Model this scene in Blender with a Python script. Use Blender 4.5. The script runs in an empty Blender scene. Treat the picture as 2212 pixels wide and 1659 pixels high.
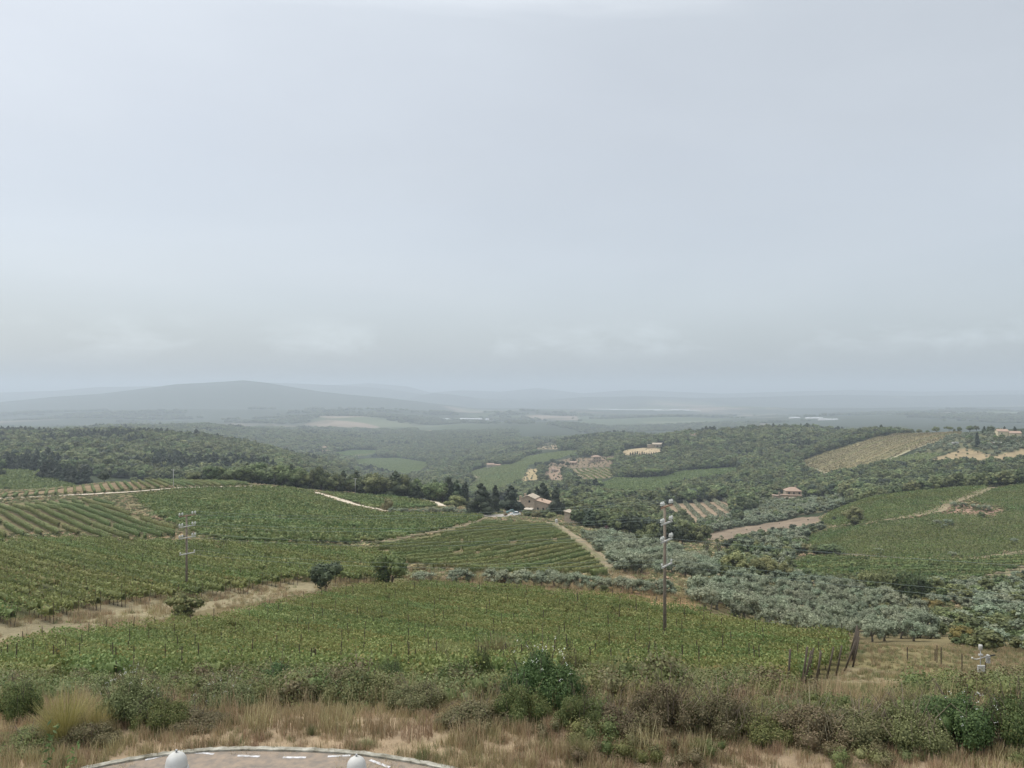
import bpy, math, random
import numpy as np
from mathutils import Vector, Matrix

# ------------------------------------------------------------------ camera, sky, sun, exposure
SC = bpy.context.scene
COL = SC.collection
F, CU, HV = 1671.0, 1106.0, 840.0          # photo measured on a 2212 x 1659 sheet: focal length, centre column, eye-level line
cam_d = bpy.data.cameras.new('camera'); cam = bpy.data.objects.new('camera', cam_d); COL.objects.link(cam)
cam_d.sensor_width = 36.0; cam_d.lens = 36.0 * F / 2212.0
cam_d.shift_y = (HV - 829.5) / 2212.0
cam_d.clip_start = 0.5; cam_d.clip_end = 200000.0
cam.location = (0, 0, 0); cam.rotation_euler = (math.radians(90), 0, 0)
SC.camera = cam

SUN_EL, SUN_AZ = math.radians(58), math.radians(-70)      # high behind the cloud, to the left
W = bpy.data.worlds.new('World'); SC.world = W; W.use_nodes = True
nt = W.node_tree; nt.nodes.clear()
def N(t, typ, **kw):
    n = t.nodes.new(typ)
    for k, v in kw.items(): setattr(n, k, v)
    return n
out = N(nt, 'ShaderNodeOutputWorld')
sky = N(nt, 'ShaderNodeTexSky', sky_type='NISHITA'); sky.sun_disc = False
sky.sun_elevation = SUN_EL; sky.sun_rotation = SUN_AZ; sky.air_density = 1.0; sky.dust_density = 3.0
bg1 = N(nt, 'ShaderNodeBackground'); bg1.inputs[1].default_value = 0.05
nt.links.new(sky.outputs[0], bg1.inputs[0])
tc = N(nt, 'ShaderNodeTexCoord'); sep = N(nt, 'ShaderNodeSeparateXYZ')
nt.links.new(tc.outputs['Generated'], sep.inputs[0])
def wmath(op, a, b=None, clamp=False):
    m = N(nt, 'ShaderNodeMath', operation=op); m.use_clamp = clamp
    for i, s in enumerate((a, b)):
        if s is None: continue
        if isinstance(s, (int, float)): m.inputs[i].default_value = s
        else: nt.links.new(s, m.inputs[i])
    return m.outputs[0]
def wmap(scale, loc=(0, 0, 0)):
    m = N(nt, 'ShaderNodeMapping'); m.inputs['Scale'].default_value = scale; m.inputs['Location'].default_value = loc
    nt.links.new(tc.outputs['Generated'], m.inputs[0]); return m.outputs[0]
def wnoise(vec, scale, detail, rough=0.5, dist=0.0):
    n = N(nt, 'ShaderNodeTexNoise'); n.inputs['Scale'].default_value = scale; n.inputs['Detail'].default_value = detail
    n.inputs['Roughness'].default_value = rough; n.inputs['Distortion'].default_value = dist
    nt.links.new(vec, n.inputs['Vector']); return n.outputs[0]
def ramp(t, fac, stops, interp='LINEAR'):
    r = N(t, 'ShaderNodeValToRGB'); cr = r.color_ramp; cr.interpolation = interp
    while len(cr.elements) < len(stops): cr.elements.new(0.5)
    for e, (p, c) in zip(cr.elements, stops): e.position = p; e.color = (c[0], c[1], c[2], 1)
    if fac is not None: t.links.new(fac, r.inputs[0])
    return r.outputs[0]
SKY = 0.90
z_ = sep.outputs[2]
warp = wmath('MULTIPLY', wmath('SUBTRACT', wnoise(wmap((1.2, 1.2, 4.0)), 1.6, 4, 0.55, 0.6), 0.5), 0.30)
el = wmath('ADD', z_, wmath('MULTIPLY', warp, wmath('MULTIPLY', wmath('MAXIMUM', z_, 0.0), 3.2, True)))
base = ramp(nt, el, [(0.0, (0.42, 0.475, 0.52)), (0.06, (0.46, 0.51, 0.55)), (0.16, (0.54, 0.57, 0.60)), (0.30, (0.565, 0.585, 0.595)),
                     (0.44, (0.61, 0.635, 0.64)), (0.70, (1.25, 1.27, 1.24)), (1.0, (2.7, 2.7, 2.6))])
# brighter towards the hidden sun on the left, and soft drifting bands
lx = wmath('MULTIPLY', sep.outputs[0], -0.16)
bands = wmath('MULTIPLY', wmath('SUBTRACT', wnoise(wmap((0.8, 0.8, 3.4), (3, 1, 0)), 2.0, 5, 0.5, 0.5), 0.5), 0.22)
tone = wmath('ADD', wmath('ADD', wmath('MULTIPLY', lx, wmath('MULTIPLY', z_, 2.2, True)), bands), 1.0)
# low heaped clouds just over the horizon
cz = wmath('MULTIPLY', wmath('MULTIPLY', wmath('SUBTRACT', z_, 0.022), 30.0, True), wmath('MULTIPLY', wmath('SUBTRACT', 0.092, z_), 28.0, True))
cum = wmath('MULTIPLY', wmath('SUBTRACT', wnoise(wmap((1.0, 1.0, 2.7), (0.4, 2.3, 0.21)), 7.5, 8, 0.58, 0.25), 0.49), 5.0, True)
tone2 = wmath('ADD', tone, wmath('MULTIPLY', wmath('MULTIPLY', cum, cz), 0.32))
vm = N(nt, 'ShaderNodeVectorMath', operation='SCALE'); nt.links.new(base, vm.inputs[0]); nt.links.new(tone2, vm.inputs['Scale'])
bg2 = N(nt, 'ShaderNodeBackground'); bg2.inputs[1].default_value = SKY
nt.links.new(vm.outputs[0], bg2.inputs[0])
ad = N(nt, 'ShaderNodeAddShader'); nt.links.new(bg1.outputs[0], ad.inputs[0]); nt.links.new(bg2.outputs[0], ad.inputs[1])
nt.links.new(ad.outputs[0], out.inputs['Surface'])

sun_d = bpy.data.lights.new('sun', 'SUN'); sun = bpy.data.objects.new('sun', sun_d); COL.objects.link(sun)
sun_d.energy = 2.0; sun_d.angle = math.radians(16); sun_d.color = (1.0, 0.96, 0.90)
sd = Vector((math.sin(SUN_AZ) * math.cos(SUN_EL), math.cos(SUN_AZ) * math.cos(SUN_EL), math.sin(SUN_EL)))
sun.rotation_euler = sd.to_track_quat('Z', 'Y').to_euler()
sun.location = (0, 0, 100)
SC.view_settings.view_transform = 'Standard'; SC.view_settings.look = 'None'
SC.view_settings.exposure = 0.0; SC.view_settings.gamma = 1.0; SC.view_settings.use_curve_mapping = False
SC.render.engine = 'CYCLES'
SC.cycles.max_bounces = 5; SC.cycles.diffuse_bounces = 3; SC.cycles.transmission_bounces = 3; SC.cycles.volume_bounces = 0
SC.cycles.use_denoising = True

RNG = np.random.default_rng(7)
random.seed(7)

# ------------------------------------------------------------------ helpers: names, materials, meshes
def tag(o, label=None, cat=None, group=None, kind=None):
    if label: o['label'] = label
    if cat: o['category'] = cat
    if group: o['group'] = group
    if kind: o['kind'] = kind
    return o
def empty(name, loc, rz=0.0, scale=None):
    o = bpy.data.objects.new(name, None); COL.objects.link(o); o.location = loc; o.rotation_euler = (0, 0, rz)
    o.empty_display_size = 0.3
    if scale is not None: o.scale = scale if hasattr(scale, '__len__') else (scale,) * 3
    return o
def link(name, me, parent=None, mat=None, loc=None):
    o = bpy.data.objects.new(name, me); COL.objects.link(o)
    if parent is not None: o.parent = parent
    if loc is not None: o.location = loc
    if mat is not None:
        if len(me.materials) == 0: me.materials.append(mat)
        elif me.materials[0] != mat:
            o.material_slots[0].link = 'OBJECT'; o.material_slots[0].material = mat
    return o
def new_mat(name):
    m = bpy.data.materials.new(name); m.use_nodes = True; t = m.node_tree; t.nodes.clear()
    o = N(t, 'ShaderNodeOutputMaterial'); return m, t, o
def noise(t, vec, scale, detail=3.0, rough=0.55):
    n = N(t, 'ShaderNodeTexNoise'); n.inputs['Scale'].default_value = scale; n.inputs['Detail'].default_value = detail
    n.inputs['Roughness'].default_value = rough
    if vec is not None: t.links.new(vec, n.inputs['Vector'])
    return n.outputs[0]
def mix(t, fac, a, b, mode='MIX'):
    m = N(t, 'ShaderNodeMix', data_type='RGBA', blend_type=mode)
    for sock, val in ((m.inputs[0], fac), (m.inputs[6], a), (m.inputs[7], b)):
        if isinstance(val, (int, float)): sock.default_value = val
        elif isinstance(val, tuple): sock.default_value = (val[0], val[1], val[2], 1)
        else: t.links.new(val, sock)
    return m.outputs[2]
def mth(t, op, a, b=None, clamp=False):
    m = N(t, 'ShaderNodeMath', operation=op); m.use_clamp = clamp
    for i, s in enumerate((a, b)):
        if s is None: continue
        if isinstance(s, (int, float)): m.inputs[i].default_value = s
        else: t.links.new(s, m.inputs[i])
    return m.outputs[0]
def leaf_mat(name, c_dark, c_mid, c_light, accent=None, transl=0.3, patch=0.35, inst=0.30, gain=1.0):
    m, t, o = new_mat(name)
    g = N(t, 'ShaderNodeNewGeometry'); oi = N(t, 'ShaderNodeObjectInfo')
    k = lambda c: tuple(min(1, x * gain) for x in c)
    st = [(0.0, k(c_dark)), (0.45, k(c_mid)), (0.88, k(c_light))]
    st.append((1.0, k(accent or c_light)))
    c = ramp(t, g.outputs['Random Per Island'], st)
    v1 = mth(t, 'ADD', mth(t, 'MULTIPLY', mth(t, 'SUBTRACT', noise(t, g.outputs['Position'], 0.07, 3), 0.5), 2.2 * patch), 1.0)
    v2 = mth(t, 'ADD', mth(t, 'MULTIPLY', mth(t, 'SUBTRACT', oi.outputs['Random'], 0.5), 2.0 * inst), 1.0)
    h = N(t, 'ShaderNodeHueSaturation'); t.links.new(c, h.inputs['Color'])
    t.links.new(mth(t, 'MULTIPLY', v1, v2), h.inputs['Value'])
    hue = mth(t, 'ADD', mth(t, 'MULTIPLY', mth(t, 'SUBTRACT', noise(t, g.outputs['Position'], 0.16, 2), 0.5), 0.07), 0.5)
    hue = mth(t, 'ADD', hue, mth(t, 'MULTIPLY', mth(t, 'SUBTRACT', mth(t, 'FRACT', mth(t, 'MULTIPLY', oi.outputs['Random'], 17.3)), 0.5), 0.06))
    t.links.new(hue, h.inputs['Hue'])
    p = N(t, 'ShaderNodeBsdfPrincipled'); p.inputs['Roughness'].default_value = 0.6
    p.inputs['Specular IOR Level'].default_value = 0.25
    t.links.new(h.outputs[0], p.inputs['Base Color'])
    tr = N(t, 'ShaderNodeBsdfTranslucent'); t.links.new(h.outputs[0], tr.inputs[0])
    ms = N(t, 'ShaderNodeMixShader'); ms.inputs[0].default_value = transl
    t.links.new(p.outputs[0], ms.inputs[1]); t.links.new(tr.outputs[0], ms.inputs[2]); t.links.new(ms.outputs[0], o.inputs[0])
    return m
def plain_mat(name, c, c2=None, scale=6.0, rough=0.8, metal=0.0, bump=0.0, spec=0.3):
    m, t, o = new_mat(name)
    p = N(t, 'ShaderNodeBsdfPrincipled'); p.inputs['Roughness'].default_value = rough; p.inputs['Metallic'].default_value = metal
    p.inputs['Specular IOR Level'].default_value = spec
    tcn = N(t, 'ShaderNodeTexCoord')
    n = noise(t, tcn.outputs['Object'], scale, 5, 0.6)
    c2 = c2 or tuple(x * 0.72 for x in c)
    t.links.new(ramp(t, n, [(0.32, c2), (0.68, c)]), p.inputs['Base Color'])
    if bump:
        b = N(t, 'ShaderNodeBump'); b.inputs['Strength'].default_value = bump; b.inputs['Distance'].default_value = 0.05
        t.links.new(n, b.inputs['Height']); t.links.new(b.outputs[0], p.inputs['Normal'])
    t.links.new(p.outputs[0], o.inputs[0]); return m
def stone_mat(name, ca, cb, cm, scale=1.6):
    m, t, o = new_mat(name)
    p = N(t, 'ShaderNodeBsdfPrincipled'); p.inputs['Roughness'].default_value = 0.9
    tcn = N(t, 'ShaderNodeTexCoord')
    vo = N(t, 'ShaderNodeTexVoronoi'); vo.inputs['Scale'].default_value = scale
    mp = N(t, 'ShaderNodeMapping'); mp.inputs['Scale'].default_value = (1, 1, 1.8)
    t.links.new(tcn.outputs['Object'], mp.inputs[0]); t.links.new(mp.outputs[0], vo.inputs['Vector'])
    sx = N(t, 'ShaderNodeSeparateColor'); t.links.new(vo.outputs['Color'], sx.inputs[0])
    c = ramp(t, sx.outputs[0], [(0, ca), (1, cb)])
    c = mix(t, mth(t, 'MULTIPLY', mth(t, 'SUBTRACT', vo.outputs['Distance'], 0.42), 3.0, True), c, cm)
    c = mix(t, noise(t, tcn.outputs['Object'], 0.5, 4), c, mix(t, 0.5, c, cm))
    t.links.new(c, p.inputs['Base Color']); t.links.new(p.outputs[0], o.inputs[0]); return m
def tile_mat(name, ca, cb, cc):
    m, t, o = new_mat(name)
    p = N(t, 'ShaderNodeBsdfPrincipled'); p.inputs['Roughness'].default_value = 0.9
    tcn = N(t, 'ShaderNodeTexCoord')
    vo = N(t, 'ShaderNodeTexVoronoi'); vo.inputs['Scale'].default_value = 4.0
    t.links.new(tcn.outputs['Object'], vo.inputs['Vector'])
    sx = N(t, 'ShaderNodeSeparateColor'); t.links.new(vo.outputs['Color'], sx.inputs[0])
    c = ramp(t, sx.outputs[0], [(0, ca), (0.5, cb), (1, cc)])
    c = mix(t, mth(t, 'MULTIPLY', noise(t, tcn.outputs['Object'], 0.9, 4), 0.7), c, (0.22, 0.19, 0.15))
    t.links.new(c, p.inputs['Base Color']); t.links.new(p.outputs[0], o.inputs[0]); return m

def np_mesh(name, verts, faces, mat=None, smooth=False, midx=None, mats=None):
    """verts (n,3), faces (m,4) or (m,3)"""
    verts = np.ascontiguousarray(verts, dtype=np.float32); faces = np.ascontiguousarray(faces, dtype=np.int32)
    me = bpy.data.meshes.new(name); k = faces.shape[1]
    me.vertices.add(len(verts)); me.vertices.foreach_set('co', verts.ravel())
    me.loops.add(faces.size); me.loops.foreach_set('vertex_index', faces.ravel())
    me.polygons.add(len(faces)); me.polygons.foreach_set('loop_start', np.arange(0, faces.size, k, dtype=np.int32))
    if smooth: me.polygons.foreach_set('use_smooth', np.ones(len(faces), bool))
    if mats:
        for x in mats: me.materials.append(x)
    elif mat: me.materials.append(mat)
    if midx is not None: me.polygons.foreach_set('material_index', np.ascontiguousarray(midx, dtype=np.int32))
    me.update(calc_edges=True); return me
class MB:
    """collects boxes, bars, tubes and lathes; build() links them as one mesh object"""
    def __init__(s): s.v = []; s.f = []
    def add(s, vs, fs):
        b = len(s.v); s.v += [tuple(x) for x in vs]; s.f += [tuple(i + b for i in f) for f in fs]; return s
    def box(s, x0, x1, y0, y1, z0, z1):
        return s.add([(x0,y0,z0),(x1,y0,z0),(x1,y1,z0),(x0,y1,z0),(x0,y0,z1),(x1,y0,z1),(x1,y1,z1),(x0,y1,z1)],
                     [(0,3,2,1),(4,5,6,7),(0,1,5,4),(1,2,6,5),(2,3,7,6),(3,0,4,7)])
    def tube(s, pts, radii, n=8, cap=True):
        pts = [Vector(p) for p in pts]
        if not hasattr(radii, '__len__'): radii = [radii] * len(pts)
        vs, fs = [], []
        for i, p in enumerate(pts):
            d = (pts[min(i + 1, len(pts) - 1)] - pts[max(i - 1, 0)]).normalized()
            a = d.orthogonal().normalized() if abs(d.z) < 0.95 else Vector((1, 0, 0)); a = (a - d * a.dot(d)).normalized(); b = d.cross(a)
            for k in range(n):
                an = 2 * math.pi * k / n; vs.append(p + (a * math.cos(an) + b * math.sin(an)) * radii[i])
        for i in range(len(pts) - 1):
            for k in range(n): fs.append((i*n+k, i*n+(k+1) % n, (i+1)*n+(k+1) % n, (i+1)*n+k))
        if cap: fs.append(tuple(range(n - 1, -1, -1))); fs.append(tuple((len(pts)-1)*n + k for k in range(n)))
        return s.add(vs, fs)
    def lathe(s, prof, n=24, c=(0, 0, 0)):
        vs, fs = [], []
        for r, z in prof:
            for k in range(n): an = 2 * math.pi * k / n; vs.append((c[0] + r * math.cos(an), c[1] + r * math.sin(an), c[2] + z))
        for i in range(len(prof) - 1):
            for k in range(n): fs.append((i*n+k, i*n+(k+1) % n, (i+1)*n+(k+1) % n, (i+1)*n+k))
        fs.append(tuple(range(n - 1, -1, -1))); fs.append(tuple((len(prof)-1)*n + k for k in range(n)))
        return s.add(vs, fs)
    def mesh(s, name, mat, smooth=False):
        me = bpy.data.meshes.new(name); me.from_pydata(s.v, [], s.f)
        if mat: me.materials.append(mat)
        if smooth:
            me.polygons.foreach_set('use_smooth', np.ones(len(me.polygons), bool))
        me.update(); return me
    def build(s, name, mat, parent=None, smooth=False, loc=None):
        return link(name, s.mesh(name, mat, smooth), parent, None, loc)

def rnd_unit(n, rng):
    v = rng.normal(size=(n, 3)); return v / (np.linalg.norm(v, axis=1, keepdims=True) + 1e-9)
def rhombi(C, nrm, size, rng, aspect=0.6):
    """leaf-shaped quads at C facing nrm"""
    n = len(C); r = rnd_unit(n, rng)
    A = np.cross(nrm, r); A /= (np.linalg.norm(A, axis=1, keepdims=True) + 1e-9); B = np.cross(nrm, A)
    s = (size * rng.uniform(0.65, 1.35, n))[:, None] if not hasattr(size, 'shape') else size[:, None]
    A = A * s; B = B * s * aspect
    V = np.stack([C + A, C + B, C - A, C - B], 1).reshape(-1, 3)
    return V, np.arange(4 * n).reshape(n, 4)

# ------------------------------------------------------------------ the lie of the land
def vnoise(x, y, seed=0):
    xi = np.floor(x).astype(np.int64); yi = np.floor(y).astype(np.int64); fx = x - xi; fy = y - yi
    fx = fx * fx * (3 - 2 * fx); fy = fy * fy * (3 - 2 * fy)
    def h(a, b):
        k = (a * 374761393 + b * 668265263 + seed * 974634777) & 0xFFFFFFFF
        k = ((k ^ (k >> 13)) * 1274126177) & 0xFFFFFFFF; k = k ^ (k >> 16)
        return (k & 0xFFFF) / 65535.0
    return (h(xi, yi) * (1 - fx) + h(xi + 1, yi) * fx) * (1 - fy) + (h(xi, yi + 1) * (1 - fx) + h(xi + 1, yi + 1) * fx) * fy - 0.5
def fbm(x, y, seed=0, octs=4):
    s = 0; a = 1.0
    for i in range(octs): s = s + a * vnoise(x, y, seed + i); x = x * 2.03 + 17; y = y * 2.03 + 5; a *= 0.5
    return s
def pchip(x, y, q):
    """monotone cubic through (x, y[...]) along axis 0"""
    x = np.asarray(x, float); y = np.asarray(y, float); h = np.diff(x)
    sh = (slice(None),) + (None,) * (y.ndim - 1)
    d = np.diff(y, axis=0) / h[sh]
    m = np.zeros_like(y); m[0] = d[0]; m[-1] = d[-1]
    w1 = (2 * h[1:] + h[:-1])[sh]; w2 = (h[1:] + 2 * h[:-1])[sh]
    same = d[:-1] * d[1:] > 0
    with np.errstate(divide='ignore', invalid='ignore'):
        hm = (w1 + w2) / (w1 / d[:-1] + w2 / d[1:])
    m[1:-1] = np.where(same, hm, 0)
    q = np.asarray(q, float); i = np.clip(np.searchsorted(x, q) - 1, 0, len(x) - 2)
    t = ((q - x[i]) / h[i]); hh = h[i][sh]; t = t[sh]
    return y[i] * (1 + 2*t) * (1 - t)**2 + hh * m[i] * t * (1 - t)**2 + y[i+1] * t*t * (3 - 2*t) + hh * m[i+1] * t*t * (t - 1)
zv = lambda d, v: -(v - HV) / F * d
FARP = [(10000, 874), (14000, 865), (25000, 857), (46000, 851)]
PROFILES = {   # column of the photo -> (distance, row at which the ground there shows)
 0:    [(58,1400),(70,1335),(95,1262),(150,1160),(250,1078),(300,1060),(345,1067),(400,1056),(520,1016),(620,1010),(800,970),(1050,944),(1350,950),(2300,938),(4200,913),(7000,893)],
 280:  [(58,1400),(66,1355),(95,1262),(150,1164),(270,1063),(330,1040),(400,1062),(520,1040),(650,1010),(800,972),(1000,944),(1300,948),(2300,926),(2800,932),(4200,914),(7000,892)],
 440:  [(58,1400),(95,1262),(150,1166),(285,1055),(330,1042),(400,1059),(560,1042),(700,1008),(850,972),(1020,952),(1350,972),(1700,958),(2300,925),(2800,930),(4200,914),(7000,890)],
 560:  [(58,1400),(95,1262),(150,1168),(300,1050),(330,1047),(400,1056),(600,1032),(800,995),(1000,978),(1350,996),(1700,980),(2400,933),(2800,933),(4200,913),(7000,889)],
 700:  [(58,1400),(95,1263),(150,1175),(280,1080),(330,1062),(400,1070),(600,1062),(800,1030),(1000,1008),(1300,1004),(1700,984),(2400,942),(2800,936),(4200,911),(7000,887)],
 830:  [(58,1400),(95,1263),(150,1185),(250,1107),(300,1085),(345,1072),(420,1080),(650,1086),(1000,1050),(1400,1020),(1800,993),(2300,960),(2900,938),(3600,925),(4600,908),(7000,885)],
 1106: [(58,1400),(95,1262),(118,1240),(200,1152),(280,1116),(320,1105),(400,1110),(520,1105),(780,1066),(1100,1022),(1500,985),(2000,962),(2700,938),(3600,921),(4600,906),(7000,886)],
 1320: [(58,1400),(85,1285),(118,1243),(160,1200),(250,1150),(320,1130),(420,1110),(520,1085),(650,1055),(820,1030),(1000,1000),(1250,965),(1550,946),(1900,950),(2900,935),(4400,908),(7000,886)],
 1500: [(60,1385),(80,1308),(110,1275),(150,1235),(220,1185),(330,1160),(420,1128),(520,1085),(620,1060),(750,1035),(850,1015),(1000,975),(1200,947),(1350,943),(1600,960),(2800,931),(7000,882)],
 1720: [(60,1392),(85,1374),(110,1330),(150,1262),(200,1240),(250,1190),(330,1150),(420,1105),(480,1085),(600,1055),(750,1015),(900,980),(1100,943),(1250,932),(1500,950),(2600,927),(7000,881)],
 1900: [(58,1400),(75,1397),(100,1360),(140,1275),(190,1262),(250,1170),(330,1083),(350,1078),(420,1085),(520,1055),(640,1010),(750,965),(850,938),(1000,943),(1500,955),(2600,922),(7000,880)],
 2212: [(58,1420),(75,1397),(100,1350),(140,1285),(200,1255),(260,1150),(330,1060),(360,1050),(420,1065),(500,1035),(600,985),(700,932),(760,925),(900,938),(1500,955),(2600,920),(7000,880)],
}
NEAR = [(4, -6.5), (14.6, -6.5), (16.0, -6.75), (20, -8.3), (30, -11.9), (43, zv(43, 1474))]
NU, ND = 620, 1050
U = np.linspace(-700, 2912, NU); LD = np.linspace(math.log(4.0), math.log(46000.0), ND); D = np.exp(LD)
cols, prof = [], []
for u, kn in PROFILES.items():
    k = NEAR + [(d, zv(d, v)) for d, v in kn] + [(d, zv(d, v)) for d, v in FARP]
    cols.append(u); prof.append(pchip(np.log([a for a, b in k]), [b for a, b in k], LD))
cols = [-700, -300] + cols + [2500, 2912]; prof = [prof[0], prof[0]] + prof + [prof[-1], prof[-1]]
Z = pchip(cols, np.array(prof), U)                                   # (NU, ND)
T = ((U - CU) / F)[:, None]; DD = D[None, :]; X = T * DD; Y = np.broadcast_to(DD, X.shape)
HILL = np.zeros(Z.shape)
def ridge(crest, d0, s0, wob):
    global Z, HILL
    wob *= .4; cu = [a for a, b in crest]; cv = [b for a, b in crest]
    cz = zv(d0, np.interp(U, cu, cv))[:, None]
    dw = d0 * (1 + wob * fbm(U / 260.0, U * 0 + d0, 3, 3))[:, None]
    k = np.exp(-((DD - dw) / s0) ** 2)
    base = Z
    rough = 8.0 * fbm(X / 700.0, Y / 700.0, 11, 4)
    HILL = np.maximum(HILL, (d0 > 4500) * np.clip(np.maximum(cz - base, 0) * k / 40.0, 0, 1))
    Z = base + np.maximum(cz - base, 0) * k + rough * k * (cz > base)
gate = lambda a, b: np.clip((DD - a) / (b - a), 0, 1)
Z = Z + 85.0 * gate(3000, 5500) * (1 - gate(16000, 30000)) * fbm(X / 1500.0, Y / 1100.0, 5, 4)
Z = Z + 4.0 * gate(450, 900) * fbm(X / 160.0, Y / 160.0, 21, 3) + 0.9 * gate(60, 200) * fbm(X / 40.0, Y / 40.0, 22, 3)
Z = Z + 0.16 * gate(17, 30) * fbm(X / 3.0, Y / 3.0, 23, 3)
ridge([(-700,885),(-200,880),(0,869),(120,857),(220,850),(300,840),(380,830),(440,827),(490,824),(525,821),(575,827),(640,838),(700,847),(780,854),(830,858),(900,866),(1000,880),(1100,900)], 6800, 1150, 0.03)
ridge([(-700,880),(-100,905),(0,899),(120,893),(260,886),(420,884),(600,885),(760,884),(900,888),(1000,896),(1100,905)], 4800, 600, 0.10)
ridge([(820,940),(900,926),(1000,917),(1180,913),(1300,919),(1450,934)], 3500, 420, 0.15)
ridge([(1150,925),(1300,915),(1480,906),(1640,910),(1800,901),(2000,897),(2212,898),(2912,893)], 4300, 420, 0.15)
ridge([(-700,912),(0,910),(180,904),(360,911),(520,907),(700,901),(850,904),(960,916)], 3900, 380, 0.15)
ridge([(900,905),(1000,890),(1130,885),(1300,888),(1500,889),(1700,886),(1900,883),(2212,880),(2912,876)], 6200, 650, 0.12)
ridge([(-700,850),(0,848),(120,844),(210,836),(330,834),(420,838),(520,836),(570,826),(640,828),(720,832),(830,840),(900,850),(1000,862)], 10800, 1100, 0.02)
ridge([(640,850),(720,831),(800,828),(880,835),(930,848),(1000,843),(1080,846),(1160,838),(1260,850),(1360,842),(1450,846),(1560,850),(1700,846),(1840,842),(1990,846),(2212,843),(2912,841)], 13000, 1300, 0.03)
ridge([(840,868),(900,856),(935,849),(980,853),(1050,862),(1150,868),(1250,858),(1380,855),(1500,860),(1650,857),(1800,853),(2000,855),(2212,852),(2912,850)], 9600, 900, 0.05)

def G(x, y):
    x = np.asarray(x, float); y = np.asarray(y, float)
    fu = np.clip((x / y * F + CU - U[0]) / (U[1] - U[0]), 0, NU - 1.001); fd = np.clip((np.log(y) - LD[0]) / (LD[1] - LD[0]), 0, ND - 1.001)
    i = fu.astype(int); j = fd.astype(int); a = fu - i; b = fd - j
    return (Z[i, j] * (1-a) + Z[i+1, j] * a) * (1-b) + (Z[i, j+1] * (1-a) + Z[i+1, j+1] * a) * b
def UV(x, y, z): return CU + F * x / y, HV - F * z / y
DS = np.exp(np.linspace(math.log(8.0), math.log(26000.0), 5200))
def hit(u, v, dmin=8.0, dmax=26000.0):
    t = (u - CU) / F; vv = HV - F * G(t * DS, DS) / DS
    ok = np.nonzero((vv <= v) & (DS >= dmin) & (DS <= dmax))[0]
    if len(ok): d = DS[ok[0]]
    else:
        r = np.nonzero((DS >= dmin) & (DS <= dmax))[0]; d = DS[r[np.argmin(vv[r])]]
    return t * d, d, float(G(t * d, d))
def inpoly(u, v, poly):
    u = np.asarray(u, float); v = np.asarray(v, float); c = np.zeros(u.shape, bool); n = len(poly); j = n - 1
    for i in range(n):
        xi, yi = poly[i]; xj, yj = poly[j]
        if yi != yj:
            c ^= ((yi > v) != (yj > v)) & (u < (xj - xi) * (v - yi) / (yj - yi) + xi)
        j = i
    return c
VG = HV - F * Z / DD                                                 # row of every ground vertex
def _grounded(poly, n_top, h):
    res = []
    for i, (u, v) in enumerate(poly):
        if 0 < i < n_top:
            v0 = v
            for _ in range(4): v = v0 + h * F / hit(u, v, 36, 110)[1]
        res.append((u, v))
    return res
UG = np.broadcast_to(U[:, None], VG.shape); DGG = np.broadcast_to(DD, VG.shape)
HORI = np.minimum.accumulate(VG, axis=1)                             # skyline so far along each column
def skyline(x, y):
    fu = np.clip((x / y * F + CU - U[0]) / (U[1] - U[0]), 0, NU - 1).astype(int); fd = np.clip((np.log(y) - LD[0]) / (LD[1] - LD[0]), 0, ND - 1).astype(int)
    return HORI[fu, fd]

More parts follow.
